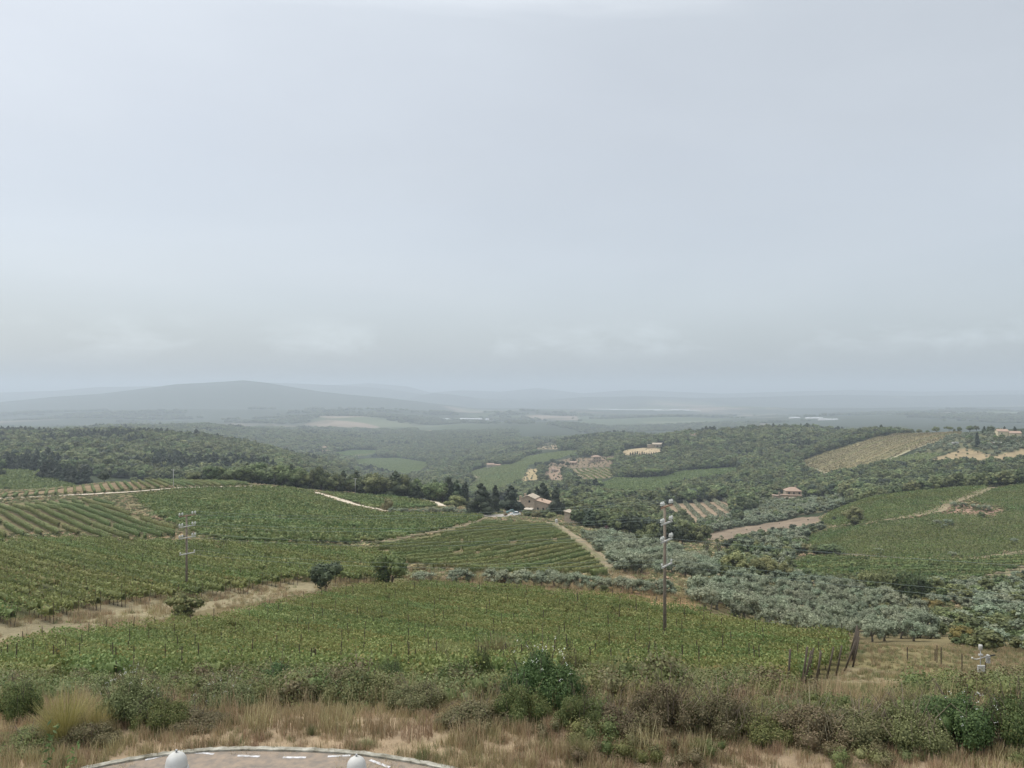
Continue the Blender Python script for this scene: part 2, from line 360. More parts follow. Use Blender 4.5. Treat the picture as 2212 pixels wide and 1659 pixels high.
# fields, clearings and bare ground: outline on the photo, distance range, ground colour
TAN, SOIL, GRASS, STRAW, GREENF, BROWN, PALE, ORANGE, FLOOR = (0.22,0.165,0.095), (0.16,0.125,0.075), (0.11,0.12,0.05), (0.30,0.235,0.125), (0.060,0.092,0.036), (0.20,0.145,0.10), (0.31,0.26,0.17), (0.23,0.165,0.115), (0.030,0.040,0.019)
VINE = {
 'F': ([(-250,1440),(0,1397),(63,1381),(109,1367),(213,1362),(272,1354),(354,1343),(477,1335),(553,1313),(662,1290),(760,1268),(825,1262),(934,1259),(1106,1269),(1256,1286),(1378,1291),(1433,1313),(1515,1321),(1659,1354),(1768,1370),(1832,1402),(1828,1444),(1806,1450),(1787,1464),(1768,1470),(1741,1486),(1689,1500),(1600,1496),(1400,1500),(1100,1500),(700,1500),(300,1500),(-250,1500)], 31, 100),
 'F2': ([(1845,1400),(1890,1385),(1990,1400),(2060,1425),(2040,1440),(1940,1430),(1860,1415)], 40, 75),
 'A': ([(-200,1097),(0,1089),(150,1081),(222,1075),(283,1112),(330,1124),(372,1137),(392,1150),(300,1160),(212,1161),(155,1146),(125,1149),(0,1156),(-200,1164)], 120, 285),
 'A2': ([(-200,1079),(0,1069),(90,1061),(165,1051),(240,1043),(300,1039),(380,1034),(470,1036),(545,1045),(500,1048),(380,1049),(220,1061),(0,1074),(-200,1083)], 230, 345),
 'B': ([(290,1070),(400,1056),(550,1052),(620,1053),(670,1062),(720,1083),(780,1099),(830,1109),(900,1109),(1040,1113),(1045,1118),(980,1137),(900,1151),(820,1167),(700,1170),(560,1166),(480,1163),(420,1149),(378,1128),(330,1108)], 140, 335),
 'B2': ([(692,1060),(760,1068),(850,1072),(925,1084),(945,1092),(850,1098),(800,1093),(745,1078)], 230, 360),
 'C': ([(850,1172),(950,1153),(1050,1125),(1190,1130),(1225,1154),(1262,1184),(1290,1208),(1318,1239),(1250,1243),(1100,1235),(950,1224),(880,1210),(800,1195),(760,1185)], 108, 300),
 'D': ([(-200,1345),(0,1340),(63,1333),(147,1318),(218,1300),(300,1288),(381,1283),(463,1276),(553,1264),(590,1254),(662,1246),(744,1250),(800,1246),(860,1235),(870,1215),(830,1200),(760,1190),(680,1180),(560,1175),(420,1170),(290,1170),(200,1166),(0,1166),(-200,1172)], 66, 160),
 'E': ([(1772,1128),(1785,1111),(1830,1089),(1862,1071),(1960,1059),(2060,1051),(2138,1047),(2100,1067),(2048,1085),(2020,1101),(1970,1112),(1870,1127),(1840,1132),(1800,1134)], 230, 365),
 'E2': ([(1740,1160),(1790,1145),(1860,1136),(1975,1120),(2030,1110),(2110,1112),(2135,1120),(2178,1103),(2172,1095),(2095,1082),(2110,1070),(2150,1055),(2212,1046),(2450,1043),(2450,1190),(2212,1190),(2100,1202),(1950,1205),(1850,1195),(1760,1190),(1744,1172)], 190, 365),
 'E3': ([(1715,1214),(1760,1201),(1850,1203),(2000,1209),(2130,1205),(2212,1197),(2450,1190),(2450,1205),(2212,1222),(2122,1245),(2049,1259),(1931,1255),(1850,1253),(1713,1239)], 170, 260),
}
VINE['F'] = (_grounded(VINE['F'][0], 20, 1.15),) + VINE['F'][1:]
CLEAR = [  # far fields among the woods
 ('G1', [(-400,1012),(0,1015),(60,1017),(130,1040),(190,1058),(0,1066),(-400,1070)], 350, 545, GREENF),
 ('G2', [(758,994),(793,991),(860,989),(923,999),(925,1004),(910,1016),(878,1024),(840,1018),(778,1002)], 850, 1500, (0.10,0.15,0.055)),
 ('G3', [(715,978),(765,972),(815,973),(818,978),(788,985),(753,984)], 1000, 1800, (0.09,0.14,0.05)),
 ('G4', [(998,1057),(1033,1032),(1008,1022),(1060,1006),(1106,1003),(1141,1002),(1131,1032),(1106,1044),(1080,1057),(1030,1064)], 600, 1150, (0.075,0.12,0.05)),
 ('G5', [(1233,1014),(1313,1011),(1326,1024),(1323,1030),(1271,1043),(1246,1028)], 600, 1100, (0.20,0.16,0.10)),
 ('G6', [(1171,1030),(1188,1006),(1216,1006),(1216,1029),(1231,1038),(1176,1040)], 600, 1100, ORANGE),
 ('G7', [(1126,1040),(1143,1012),(1166,1014),(1168,1036)], 600, 1100, STRAW),
 ('G8', [(1293,1047),(1331,1032),(1376,1034),(1441,1029),(1466,1018),(1596,1010),(1605,1016),(1556,1024),(1481,1036),(1451,1044),(1443,1056),(1381,1060),(1301,1056)], 520, 1000, (0.065,0.10,0.042)),
 ('G9', [(1340,974),(1361,970),(1391,967),(1431,969),(1423,979),(1371,985),(1345,982)], 800, 1400, (0.34,0.27,0.17)),
 ('G10', [(1156,966),(1183,956),(1208,961),(1206,970),(1161,971)], 1000, 1700, (0.28,0.22,0.14)),
 ('G11', [(1410,1104),(1456,1089),(1578,1080),(1588,1104),(1566,1118),(1496,1131),(1468,1126),(1410,1116)], 380, 600, (0.25,0.19,0.13)),
 ('G12', [(1488,1161),(1576,1142),(1659,1130),(1727,1118),(1768,1116),(1775,1126),(1750,1134),(1720,1142),(1689,1155),(1640,1164),(1600,1170),(1496,1174)], 290, 480, (0.185,0.145,0.105)),
 ('G13', [(1727,997),(1784,977),(1884,947),(1967,931),(2074,932),(2079,940),(1984,967),(1872,1006),(1789,1024),(1742,1009)], 560, 880, (0.20,0.175,0.095)),
 ('G14', [(1872,1012),(1922,990),(1984,980),(2034,980),(2009,992),(1947,1018),(1885,1017)], 520, 800, (0.10,0.11,0.05)),
 ('G15', [(1974,979),(2059,942),(2150,935),(2212,940),(2212,972),(2147,985),(2109,964),(2046,976)], 560, 800, (0.11,0.11,0.06)),
 ('G16', [(2000,997),(2084,968),(2147,985),(2212,970),(2450,965),(2450,990),(2212,994),(2147,1008),(2022,1014)], 520, 760, (0.25,0.195,0.115)),
 ('G17', [(1590,1130),(1640,1085),(1700,1075),(1840,1075),(1800,1110),(1770,1128),(1727,1117),(1659,1130)], 400, 560, (0.15,0.14,0.08)),
 ('G18', [(1170,1003),(1230,990),(1330,985),(1330,1008),(1230,1012)], 700, 1150, (0.17,0.13,0.085)),
 ('G19', [(1106,1003),(1140,985),(1210,975),(1260,972),(1180,1000),(1141,1004)], 800, 1400, (0.085,0.11,0.05)),
]
CLEAR = [(k, p, a, b * (1.7 if k in ('G2','G3','G4','G5','G6','G7','G9','G10','G18','G19') else 1), c) for k, p, a, b, c in CLEAR]
PAINT = [   # nearer ground: plain colour
 ([(-700,1700),(2912,1700),(2912,1540),(-700,1540)], 4, 19, (0.29,0.222,0.148)),
 ([(-700,1480),(0,1480),(100,1395),(280,1352),(440,1318),(560,1298),(700,1276),(745,1262),(640,1250),(540,1268),(380,1288),(280,1295),(200,1312),(60,1342),(-700,1350)], 52, 105, (0.215,0.185,0.115)),
 ([(1690,1510),(1830,1440),(2060,1450),(2080,1480),(1980,1545),(1880,1560),(1700,1560)], 26, 58, (0.205,0.172,0.102)),
 ([(1830,1440),(1900,1385),(2000,1375),(2100,1440),(2060,1460)], 40, 75, (0.175,0.15,0.075)),
 ([(232,1074),(275,1102),(330,1124),(378,1128),(372,1118),(300,1086),(255,1072)], 130, 290, (0.19,0.165,0.09)),
 ([(0,1158),(125,1150),(152,1147),(215,1163),(205,1170),(0,1170)], 120, 170, TAN), ([(285,1163),(395,1150),(420,1165),(320,1172)], 120, 170, TAN),
 ([(2039,1089),(2069,1080),(2134,1092),(2170,1102),(2134,1119),(2104,1110),(2034,1109)], 220, 365, (0.24,0.16,0.115)),
 ([(1320,1255),(1480,1290),(1530,1325),(1440,1318),(1380,1293),(1260,1290)], 70, 125, (0.24,0.165,0.085)),
]
zone = np.empty((NU, ND, 3)); zone[:] = (0.15, 0.125, 0.065)
mid = (DGG > 100); zone[mid] = (0.11, 0.11, 0.05)
fl = (DGG > 370); zone[fl] = FLOOR
for key, (poly, a, b) in VINE.items():
    m = inpoly(UG, VG, poly) & (DGG >= a) & (DGG <= b); zone[m] = {'F': (0.125,0.11,0.05), 'C': (0.165,0.135,0.075), 'A': (0.14,0.12,0.065), 'A2': (0.19,0.14,0.085)}.get(key, (0.09,0.095,0.042))
for key, poly, a, b, c in CLEAR:
    zone[inpoly(UG, VG, poly) & (DGG >= a) & (DGG <= b)] = c
for poly, a, b, c in PAINT:
    zone[inpoly(UG, VG, poly) & (DGG >= a) & (DGG <= b)] = c
far = np.clip((DGG - 2900) / 700.0, 0, 1)
V = np.stack([X, Y, Z], -1).reshape(-1, 3)
ii, jj = np.meshgrid(np.arange(NU - 1), np.arange(ND - 1), indexing='ij'); a0 = (ii * ND + jj).ravel()
me = np_mesh('ground', V, np.stack([a0, a0 + ND, a0 + ND + 1, a0 + 1], 1), smooth=True)
at = me.attributes.new('zone', 'FLOAT_COLOR', 'POINT')
at.data.foreach_set('color', np.concatenate([zone, np.ones((NU, ND, 1))], -1).astype(np.float32).ravel())
at = me.attributes.new('far', 'FLOAT', 'POINT'); at.data.foreach_set('value', np.ascontiguousarray(far, dtype=np.float32).ravel())
at = me.attributes.new('hill', 'FLOAT', 'POINT'); at.data.foreach_set('value', np.ascontiguousarray(HILL, dtype=np.float32).ravel())
m, t, o = new_mat('ground')
g = N(t, 'ShaderNodeNewGeometry'); za = N(t, 'ShaderNodeAttribute', attribute_name='zone'); fa = N(t, 'ShaderNodeAttribute', attribute_name='far'); ha = N(t, 'ShaderNodeAttribute', attribute_name='hill')
pos = g.outputs['Position']
nn = mth(t, 'ADD', mth(t, 'MULTIPLY', noise(t, pos, 2.2, 5, 0.65), 0.5), mth(t, 'MULTIPLY', noise(t, pos, 0.12, 5, 0.6), 0.5))
nv = mth(t, 'ADD', mth(t, 'MULTIPLY', mth(t, 'SUBTRACT', nn, 0.5), 2.6), 1.0)
vs = N(t, 'ShaderNodeVectorMath', operation='SCALE'); t.links.new(za.outputs[0], vs.inputs[0]); t.links.new(nv, vs.inputs['Scale'])
c = mix(t, mth(t, 'MULTIPLY', mth(t, 'SUBTRACT', noise(t, pos, 0.35, 4), 0.56), 3.0, True), vs.outputs[0], mix(t, 0.35, vs.outputs[0], (0.07, 0.085, 0.03)))
# the plain: woods and a patchwork of fields
mp = N(t, 'ShaderNodeMapping'); mp.inputs['Scale'].default_value = (1, 1, 0); t.links.new(pos, mp.inputs[0])
vo = N(t, 'ShaderNodeTexVoronoi'); vo.inputs['Scale'].default_value = 1 / 420.0; t.links.new(mp.outputs[0], vo.inputs['Vector'])
sc_ = N(t, 'ShaderNodeSeparateColor'); t.links.new(vo.outputs['Color'], sc_.inputs[0])
fields = ramp(t, sc_.outputs[0], [(0.0, (0.07,0.09,0.04)), (0.35, (0.10,0.12,0.06)), (0.55, (0.16,0.15,0.09)), (0.62, (0.21,0.165,0.12)), (0.74, (0.12,0.135,0.075)), (0.93, (0.25,0.20,0.15))], 'CONSTANT')
wn = noise(t, mp.outputs[0], 1 / 1100.0, 6, 0.6)
wood = mth(t, 'MULTIPLY', mth(t, 'SUBTRACT', mth(t, 'ADD', wn, mth(t, 'MULTIPLY', ha.outputs['Fac'], 0.16)), 0.45), 14.0, True)
woodc = mix(t, noise(t, mp.outputs[0], 1 / 60.0, 4, 0.7), (0.024, 0.033, 0.020), (0.058, 0.072, 0.038))
plain = mix(t, wood, fields, woodc)
c = mix(t, fa.outputs['Fac'], c, plain)
p = N(t, 'ShaderNodeBsdfPrincipled'); p.inputs['Roughness'].default_value = 0.95; p.inputs['Specular IOR Level'].default_value = 0.1
bp = N(t, 'ShaderNodeBump'); bp.inputs['Strength'].default_value = 0.5; bp.inputs['Distance'].default_value = 0.12
t.links.new(noise(t, pos, 3.0, 5, 0.7), bp.inputs['Height']); t.links.new(bp.outputs[0], p.inputs['Normal'])
t.links.new(c, p.inputs['Base Color']); t.links.new(p.outputs[0], o.inputs[0])
me.materials.append(m)
tag(link('ground', me), 'rolling Tuscan hillsides, valley and distant plain under the vineyards and woods', 'terrain', kind='structure')

# ------------------------------------------------------------------ roads and tracks
M_GRAVEL = plain_mat('white_gravel', (0.56, 0.49, 0.39), (0.42, 0.36, 0.28), 0.6, 0.95)
M_DIRT = plain_mat('dirt', (0.29, 0.235, 0.155), (0.15, 0.125, 0.07), 0.9, 0.95)
M_MIDGRASS = plain_mat('grassy_track_centre', (0.20, 0.175, 0.10), (0.12, 0.115, 0.055), 0.9, 0.95)
VERGE = []; ROADP = []
def road(pts, w, mat, label, name='dirt_road', dmin=8, dmax=26000, ragged=0.12):
    P = np.array([hit(u, v, dmin, dmax)[:2] for u, v in pts])
    s = np.concatenate([[0], np.cumsum(np.hypot(*np.diff(P, axis=0).T))]); n = max(8, int(s[-1] / 1.5)); q = np.linspace(0, s[-1], n)
    x = pchip(s, P[:, 0], q); y = pchip(s, P[:, 1], q)
    tx = np.gradient(x); ty = np.gradient(y); L = np.hypot(tx, ty); nx, ny = -ty / L, tx / L
    rows = []
    for k in (-0.5, -0.17, 0.0, 0.17, 0.5):
        ww = w * (1 + ragged * 2 * fbm(q / 5.0, q * 0 + k * 9, 31, 3)); xx = x + nx * k * ww; yy = y + ny * k * ww
        rows.append(np.stack([xx, yy, G(xx, yy) + 0.05 + 0.0006 * yy], -1))
    ROADP.append(np.stack([x, y, x * 0 + w * .5], 1))
    for k in (0, 4): VERGE.append(rows[k])
    R = np.stack(rows, 1).reshape(-1, 3); i, j = np.meshgrid(np.arange(n - 1), np.arange(4), indexing='ij'); b = (i * 5 + j).ravel()
    tag(link(name, np_mesh(name, R, np.stack([b, b + 1, b + 6, b + 5], 1), mat, True, *(((((j.ravel() == 1) | (j.ravel() == 2)) & (np.sin(i.ravel() * .37) + np.sin(i.ravel() * .11 + 1) > -.5)).astype(int), [mat, M_MIDGRASS]) if mat is M_DIRT else ()))), label, 'road', kind='structure')
road([(-250,1088),(-120,1083),(0,1078),(100,1073),(220,1067),(380,1055.5),(470,1052.5),(552,1051)], 4.2, M_GRAVEL, 'pale gravel road along the left hill between two vineyards', dmin=180, dmax=340)
road([(680,1064),(705,1071),(740,1082),(785,1094),(842,1106)], 3.6, M_GRAVEL, 'pale gravel track slanting down between two vineyards in the middle', dmin=180, dmax=345)
road([(862,1070),(885,1070),(910,1074),(935,1084),(956,1094)], 3.6, M_GRAVEL, 'short pale track curving round the far vineyard corner', dmin=220, dmax=370)
road([(1190,1129),(1222,1151),(1262,1180),(1298,1209),(1335,1240),(1375,1262)], 4.0, M_DIRT, 'tan dirt track down beside the olive grove from the farmhouse', dmin=95, dmax=300)
road([(1050,1118),(985,1141),(900,1156),(830,1172)], 2.6, M_DIRT, 'narrow brown track between the two middle vineyards', dmin=120, dmax=300, ragged=0.4)
road([(2146,1053),(2104,1069),(2049,1087),(2021,1104),(1971,1114)], 5.0, M_DIRT, 'brown track across the right-hand vineyard slope', dmin=215, dmax=362, ragged=0.3)
road([(1800,1197.5),(1850,1200),(1900,1204),(1980,1207.5),(2060,1209),(2130,1204),(2230,1189)], 2.2, M_DIRT, 'narrow track along the seam of the right vineyard blocks', dmin=185, dmax=300, ragged=0.3)
road([(1972,1115),(1900,1126),(1850,1133.5),(1800,1137)], 2.0, M_DIRT, 'narrow track between the upper and middle right vineyard', dmin=215, dmax=345, ragged=0.3)
road([(2045,1268),(2120,1253),(2160,1243),(2230,1226),(2300,1215)], 5.0, M_DIRT, 'dirt track below the right-hand vineyard', dmin=130, dmax=260)
road([(1724,1157),(1741,1180),(1768,1191)], 4.5, M_DIRT, 'short dirt track at the left tip of the right-hand vineyard', dmin=190, dmax=360)
road([(1742,1009),(1786,1023),(1870,1006),(1985,967),(2060,945)], 4.0, plain_mat('pale_track', (0.30,0.27,0.17), (0.22,0.20,0.12), 0.3), 'pale track round the golden hilltop vineyard', dmin=500, dmax=860)
road([(1035,1033),(1008,1022),(1020,1018)], 6.0, M_DIRT, 'pale track edging the green valley field', dmin=600, dmax=1900)
road([(1000,1057),(1032,1034)], 6.0, M_DIRT, 'pale lane running down from the valley field', dmin=600, dmax=1900)
road([(730,994),(770,985),(800,981)], 8.0, M_DIRT, 'pale farm lane between the valley vineyards', dmin=900, dmax=2600)
road([(1056,1117),(1085,1114),(1108,1112)], 5.5, plain_mat('forecourt_gravel', (0.40,0.37,0.33), (0.32,0.29,0.25), 0.8), 'grey gravel forecourt in front of the farmhouse', 'forecourt', dmin=250, dmax=330, ragged=0.05)

# ------------------------------------------------------------------ paved turning place with kerb, markings and white pillars
M_PAVE = plain_mat('worn_asphalt', (0.27, 0.215, 0.165), (0.165, 0.145, 0.125), 6.0, 0.95, bump=0.6)
M_KERB = plain_mat('lichened_kerb_stone', (0.40, 0.39, 0.34), (0.12, 0.11, 0.08), 5.5, 0.9, bump=0.3)
M_PAINT = plain_mat('road_paint', (0.62, 0.63, 0.66), (0.24, 0.22, 0.20), 16.0, 0.8)
KP = [(-420,1800),(-150,1735),(60,1692),(201,1657),(287,1640),(359,1629),(409,1624),(456,1620),(538,1618),(645,1620),(753,1626),(860,1640),(950,1657),(1040,1678),(1160,1712),(1330,1775)]
kx = np.array([(u - CU) / F * (F * 6.44 / (v - HV)) for u, v in KP]); ky = np.array([F * 6.44 / (v - HV) for u, v in KP])
q = np.linspace(0, len(kx) - 1, 140); px = pchip(np.arange(len(kx)), kx, q); py = pchip(np.arange(len(kx)), ky, q)
b = MB(); n = len(px)
b.add([(px[i], py[i], -6.496 + 0.02) for i in range(n)] + [(px[i], 5.0, -6.496 + 0.02) for i in range(n)], [(i, n + i, n + i + 1, i + 1) for i in range(n - 1)])
tag(b.build('pavement', M_PAVE), 'worn brownish asphalt of the turning place below the viewpoint', 'pavement', kind='structure')
tx = np.gradient(px); ty = np.gradient(py); L = np.hypot(tx, ty); nx, ny = -ty / L, tx / L
b = MB(); vs = []
for i in range(n):
    j = 0.006 * math.sin(i * 1.7) * math.sin(i * .31)
    for o_, h in ((0, -0.05), (0.0, 0.032 + j), (0.11 + j, 0.036 + j), (0.12, -0.05)):
        vs.append((px[i] + nx[i] * o_, py[i] + ny[i] * o_, -6.476 + h))
b.add(vs, [(i*4+k, (i+1)*4+k, (i+1)*4+k+1, i*4+k+1) for i in range(n - 1) for k in range(3)])
tag(b.build('kerb', M_KERB), 'curved pale stone kerb edging the turning place', 'kerb', kind='structure')
for (u0, v0, u1, v1) in ((314,1642,363,1630),(411,1625.5,462,1629),(513,1632.5,561,1634.5),(611,1636.5,661,1636.5),(708,1634.5,757,1632),(799,1642,842,1658)):
    pa, pb = [Vector(((u - CU) / F * (F * 6.476 / (v - HV)), F * 6.476 / (v - HV), -6.472)) for u, v in ((u0, v0), (u1, v1))]
    d = (pb - pa).normalized(); w = Vector((-d.y, d.x, 0)) * 0.032
    b = MB().add([pa - w, pb - w, pb + w, pa + w], [(0, 1, 2, 3)])
    tag(b.build('road_marking', M_PAINT), 'short white painted dash inside the curved kerb', 'road marking', 'white dashes inside the kerb', 'structure')
M_WHITE = plain_mat('white_plaster', (0.50, 0.50, 0.49), (0.37, 0.365, 0.34), 3.5, 0.8)
M_STEEL = plain_mat('galvanised_steel', (0.45, 0.46, 0.47), None, 8, 0.45, 0.6)
for u, d, vt, lab in ((381, 10.4, 1625, 'white domed pillar beside the left end of the kerb, the taller one'), (770, 11.2, 1634, 'white domed pillar by the right bend of the kerb, the smaller one')):
    x = (u - CU) / F * d; zt = zv(d, vt); h = zt + 6.476
    e = tag(empty('domed_pillar', (x, d, -6.476)), lab, 'pillar', 'white pillars by the kerb')
    r = 0.158
    MB().lathe([(r*1.12, -0.1), (r*1.12, 0.12), (r, 0.16), (r, h-0.235), (r*0.99, h-0.21), (r*0.95, h-0.20)], 32).build('shaft', M_WHITE, e, True)
    MB().lathe([(r*0.82, h-0.205), (r*0.90, h-0.19), (r*0.90, h-0.165), (r*0.88, h-0.155), (r*0.86, h-0.12), (r*0.78, h-0.075), (r*0.62, h-0.035), (r*0.40, h-0.012), (r*0.14, h)], 32).build('dome', M_WHITE, e, True)
    MB().lathe([(0.012, h-0.003), (0.012, h+0.022), (0.017, h+0.024), (0.013, h+0.036), (0.004, h+0.039)], 12).build('knob', M_STEEL, e, True)

# ------------------------------------------------------------------ pole line
M_POLE = plain_mat('weathered_pole', (0.235, 0.195, 0.155), (0.15, 0.12, 0.095), 5, 0.9)
M_CERAM = plain_mat('white_porcelain', (0.60, 0.61, 0.58), (0.46, 0.46, 0.43), 12, 0.35, spec=0.5)
M_GALV = plain_mat('pale_galvanised_arm', (0.52, 0.52, 0.50), (0.34, 0.33, 0.30), 6, 0.6)
M_RUST = plain_mat('rusty_arm', (0.30, 0.19, 0.13), (0.20, 0.12, 0.08), 6, 0.8)
M_WIRE = plain_mat('wire', (0.20, 0.25, 0.22), None, 2, 0.5)
ARM_DIR = Vector((0.55, 0.835, 0))
def utility_pole(u, vb, vt, dd, label, four):
    x, y = (u - CU) / F * dd, dd; zb = zv(dd, vb); H = zv(dd, vt) - zb
    gz = float(G(x, y)); e = tag(empty('utility_pole', (x, y, gz)), label, 'utility pole'); H = zb + H - gz
    MB().tube([(0, 0, -0.5), (0, 0, H * 0.5), (0, 0, H)], [0.135, 0.115, 0.095], 12).build('pole', M_POLE, e, True)
    tips = []
    for k, dz in enumerate((0.08, 1.28, 2.55, 4.35)):
        z = H - dz; L = 1.02 if k < 3 else 0.95
        a = ARM_DIR * L; b = MB(); w = Vector((-ARM_DIR.y, ARM_DIR.x, 0)) * 0.05
        off = w.normalized() * 0.15
        c = [Vector((0, 0, z)) + off * s for s in (-1,)][0]
        vs = []
        for sgn in (-1, 1):
            for ww in (-1, 1):
                for hh in (-0.05, 0.05): vs.append(c + a * sgn + w * ww + Vector((0, 0, hh)))
        b.add(vs, [(0,1,3,2),(4,6,7,5),(0,4,5,1),(2,3,7,6),(0,2,6,4),(1,5,7,3)])
        b.build('crossarm', M_RUST if k == 0 else M_GALV, e)
        for sgn in (-1, 1):
            for f in ((0.95, 0.62) if k < 3 else (0.93,)):
                p = c + a * (sgn * f) + Vector((0, 0, 0.05))
                s = 0.85 if k < 3 else 0.58
                ins = MB().lathe([(0.02, 0), (0.02, 0.10*s), (0.07*s, 0.10*s), (0.125*s, 0.13*s), (0.135*s, 0.18*s), (0.07*s, 0.21*s), (0.12*s, 0.24*s), (0.13*s, 0.30*s), (0.085*s, 0.335*s), (0.07*s, 0.37*s), (0.085*s, 0.40*s), (0.045*s, 0.43*s)], 14, p).build('insulator', M_CERAM, e, True)
                if (k < 3 and f > 0.9) or k == 3: tips.append(Vector((x, y, gz)) + p + Vector((0, 0, 0.38*s)))
    MB().tube([(0.13, -0.05, H - 2.6), (0.16, -0.08, H - 3.4), (0.13, -0.05, H - 4.3)], 0.018, 6).build('conduit', M_GALV, e)
    return tips
tipsL = utility_pole(403, 1286, 1112, 87, 'slim wooden utility pole with paired white insulators, behind the round bush by the left track', True)
tipsR = utility_pole(1436, 1361, 1091, 56, 'tall wooden utility pole with white insulators standing in the nearest vineyard', True)
def wire(a, bb, sag, rad, label, grp):
    pts = [(a.lerp(bb, i / 24)) - Vector((0, 0, sag * 4 * (i / 24) * (1 - i / 24))) for i in range(25)]
    tag(MB().tube([p - a for p in pts], rad, 5).build('power_line', M_WIRE, None, True, a), label, 'power line', grp)
dlt = Vector((47.6, -31, 0))
for i in range(len(tipsL)):
    wire(tipsL[i], tipsR[i], 0.85, 0.010, 'thin sagging wire between the two near utility poles', 'wires between the near poles')
    if i in (4, 6, 7): wire(tipsR[i], tipsR[i] + dlt * 0.8 + Vector((0, 0, 2.2 if i > 5 else 2.6)), 0.55, 0.011, 'thin wire running from the tall pole off to the right', 'wires right of the tall pole')
def thin_pole(u, vb, vt, label, mat, dmin=200, dmax=460, grp=None):
    x, y, z = hit(u, vb, dmin, dmax); H = zv(y, vt) - z
    e = tag(empty('small_pole', (x, y, z)), label, 'pole', grp)
    MB().tube([(0, 0, -0.4), (0, 0, H)], [0.16, 0.11], 8).build('pole', mat, e, True)
    MB().tube([(-0.7, 0, H - 0.3), (0.7, 0, H - 0.3)], 0.06, 6).build('crossarm', M_GALV, e)
    for s in (-0.6, 0, 0.6): MB().lathe([(0.03, 0), (0.10, 0.08), (0.10, 0.2), (0.04, 0.28)], 8, (s, 0, H - 0.24)).build('insulator', M_CERAM, e, True)
    return Vector((x, y, z + H))
M_CONC = plain_mat('pale_concrete_pole', (0.40, 0.40, 0.38), (0.30, 0.30, 0.28), 2)
thin_pole(374.5, 1056, 1014, 'thin pole beside the pale gravel road on the left hill', M_CONC, 200, 340)
thin_pole(592, 1049, 1018, 'thin pale pole in front of the wood at the brow', M_CONC, 260, 400)
thin_pole(767.5, 1067, 1033, 'thin pale pole beside the low wall in front of the wood', M_CONC, 260, 400)
pr = [thin_pole(u, vb, vt, lab, M_CONC, 240, 480) for u, vb, vt, lab in ((1834.5, 1071, 1050, 'short pale pole beside the dark cypress at the vineyard corner'), (1923, 1064, 1046, 'faint thin pole at the edge of the dark wood'),
      (1944.5, 1061, 1042, 'thin pole in front of the dark wood above the vineyard'), (2040, 1054, 1031, 'pale pole to the left of the slim cypress on the brow'))]
for a, bb in zip(pr[:-1], pr[1:]): wire(a, bb, 0.5, 0.02, 'faint wire strung along the brow of the right vineyard', 'wires along the right brow')

# ------------------------------------------------------------------ plants: leaves, crowns, trunks
M_BARK = plain_mat('bark', (0.13, 0.105, 0.08), (0.07, 0.055, 0.045), 3, 0.95)
M_BARKG = plain_mat('grey_bark', (0.20, 0.18, 0.15), (0.11, 0.10, 0.08), 3, 0.95)
L_OAK = leaf_mat('oak_leaves', (0.062,0.080,0.030), (0.105,0.130,0.050), (0.165,0.190,0.080), transl=0.25, patch=0.4, inst=0.34)
L_DARK = leaf_mat('pine_needles', (0.022,0.034,0.017), (0.036,0.052,0.024), (0.060,0.078,0.036), transl=0.1, patch=0.25, inst=0.2)
L_CYP = leaf_mat('cypress_leaves', (0.014,0.023,0.013), (0.021,0.032,0.017), (0.034,0.047,0.024), transl=0.08, patch=0.2, inst=0.15)
L_OLIVE = leaf_mat('olive_leaves', (0.100,0.124,0.072), (0.168,0.196,0.122), (0.270,0.298,0.205), transl=0.15, patch=0.25, inst=0.18)
L_WILLOW = leaf_mat('willow_leaves', (0.125,0.135,0.055), (0.185,0.195,0.080), (0.26,0.26,0.115), transl=0.3)
L_LIGHT = leaf_mat('light_green_leaves', (0.080,0.115,0.035), (0.130,0.175,0.055), (0.19,0.24,0.085), transl=0.3)
L_RED = leaf_mat('purple_plum_leaves', (0.030,0.016,0.020), (0.050,0.022,0.026), (0.075,0.035,0.036), transl=0.2)
L_RUST = leaf_mat('rusty_leaves', (0.095,0.082,0.025), (0.165,0.128,0.040), (0.24,0.170,0.055), accent=(0.07,0.10,0.035), transl=0.25)
L_REED = leaf_mat('reed_leaves', (0.11,0.14,0.06), (0.17,0.21,0.09), (0.26,0.30,0.14), transl=0.3)
L_VINE = leaf_mat('vine_leaves', (0.100,0.126,0.036), (0.170,0.205,0.062), (0.262,0.295,0.108), accent=(0.26,0.20,0.07), transl=0.35, patch=0.22, inst=0.07)
L_VINE2 = leaf_mat('far_vine_leaves', (0.095,0.122,0.035), (0.150,0.182,0.055), (0.215,0.246,0.082), accent=(0.22,0.18,0.07), transl=0.3, patch=0.16, inst=0.05)
L_VINEC = leaf_mat('vine_leaves_cool', (0.082,0.116,0.036), (0.125,0.165,0.053), (0.185,0.222,0.080), transl=0.3, patch=0.28, inst=0.06)
L_VINEF = leaf_mat('valley_vine_leaves', (0.11,0.155,0.05), (0.16,0.21,0.075), (0.22,0.27,0.105), transl=0.3, patch=0.2, inst=0.05)
L_VINER = leaf_mat('trellised_vine_leaves', (0.115,0.145,0.045), (0.145,0.178,0.056), (0.180,0.212,0.072), transl=0.25, patch=0.16, inst=0.04)
L_GOLD = leaf_mat('golden_vine_leaves', (0.14,0.13,0.06), (0.205,0.185,0.09), (0.27,0.235,0.125), transl=0.3)
L_BRAM = leaf_mat('bramble_leaves', (0.062,0.080,0.025), (0.118,0.145,0.045), (0.205,0.228,0.085), accent=(0.18,0.14,0.06), transl=0.25, patch=0.5, inst=0.12)
L_BRAMD = leaf_mat('deep_green_leaves', (0.036,0.064,0.018), (0.068,0.112,0.034), (0.130,0.180,0.062), transl=0.25, patch=0.4, inst=0.1)
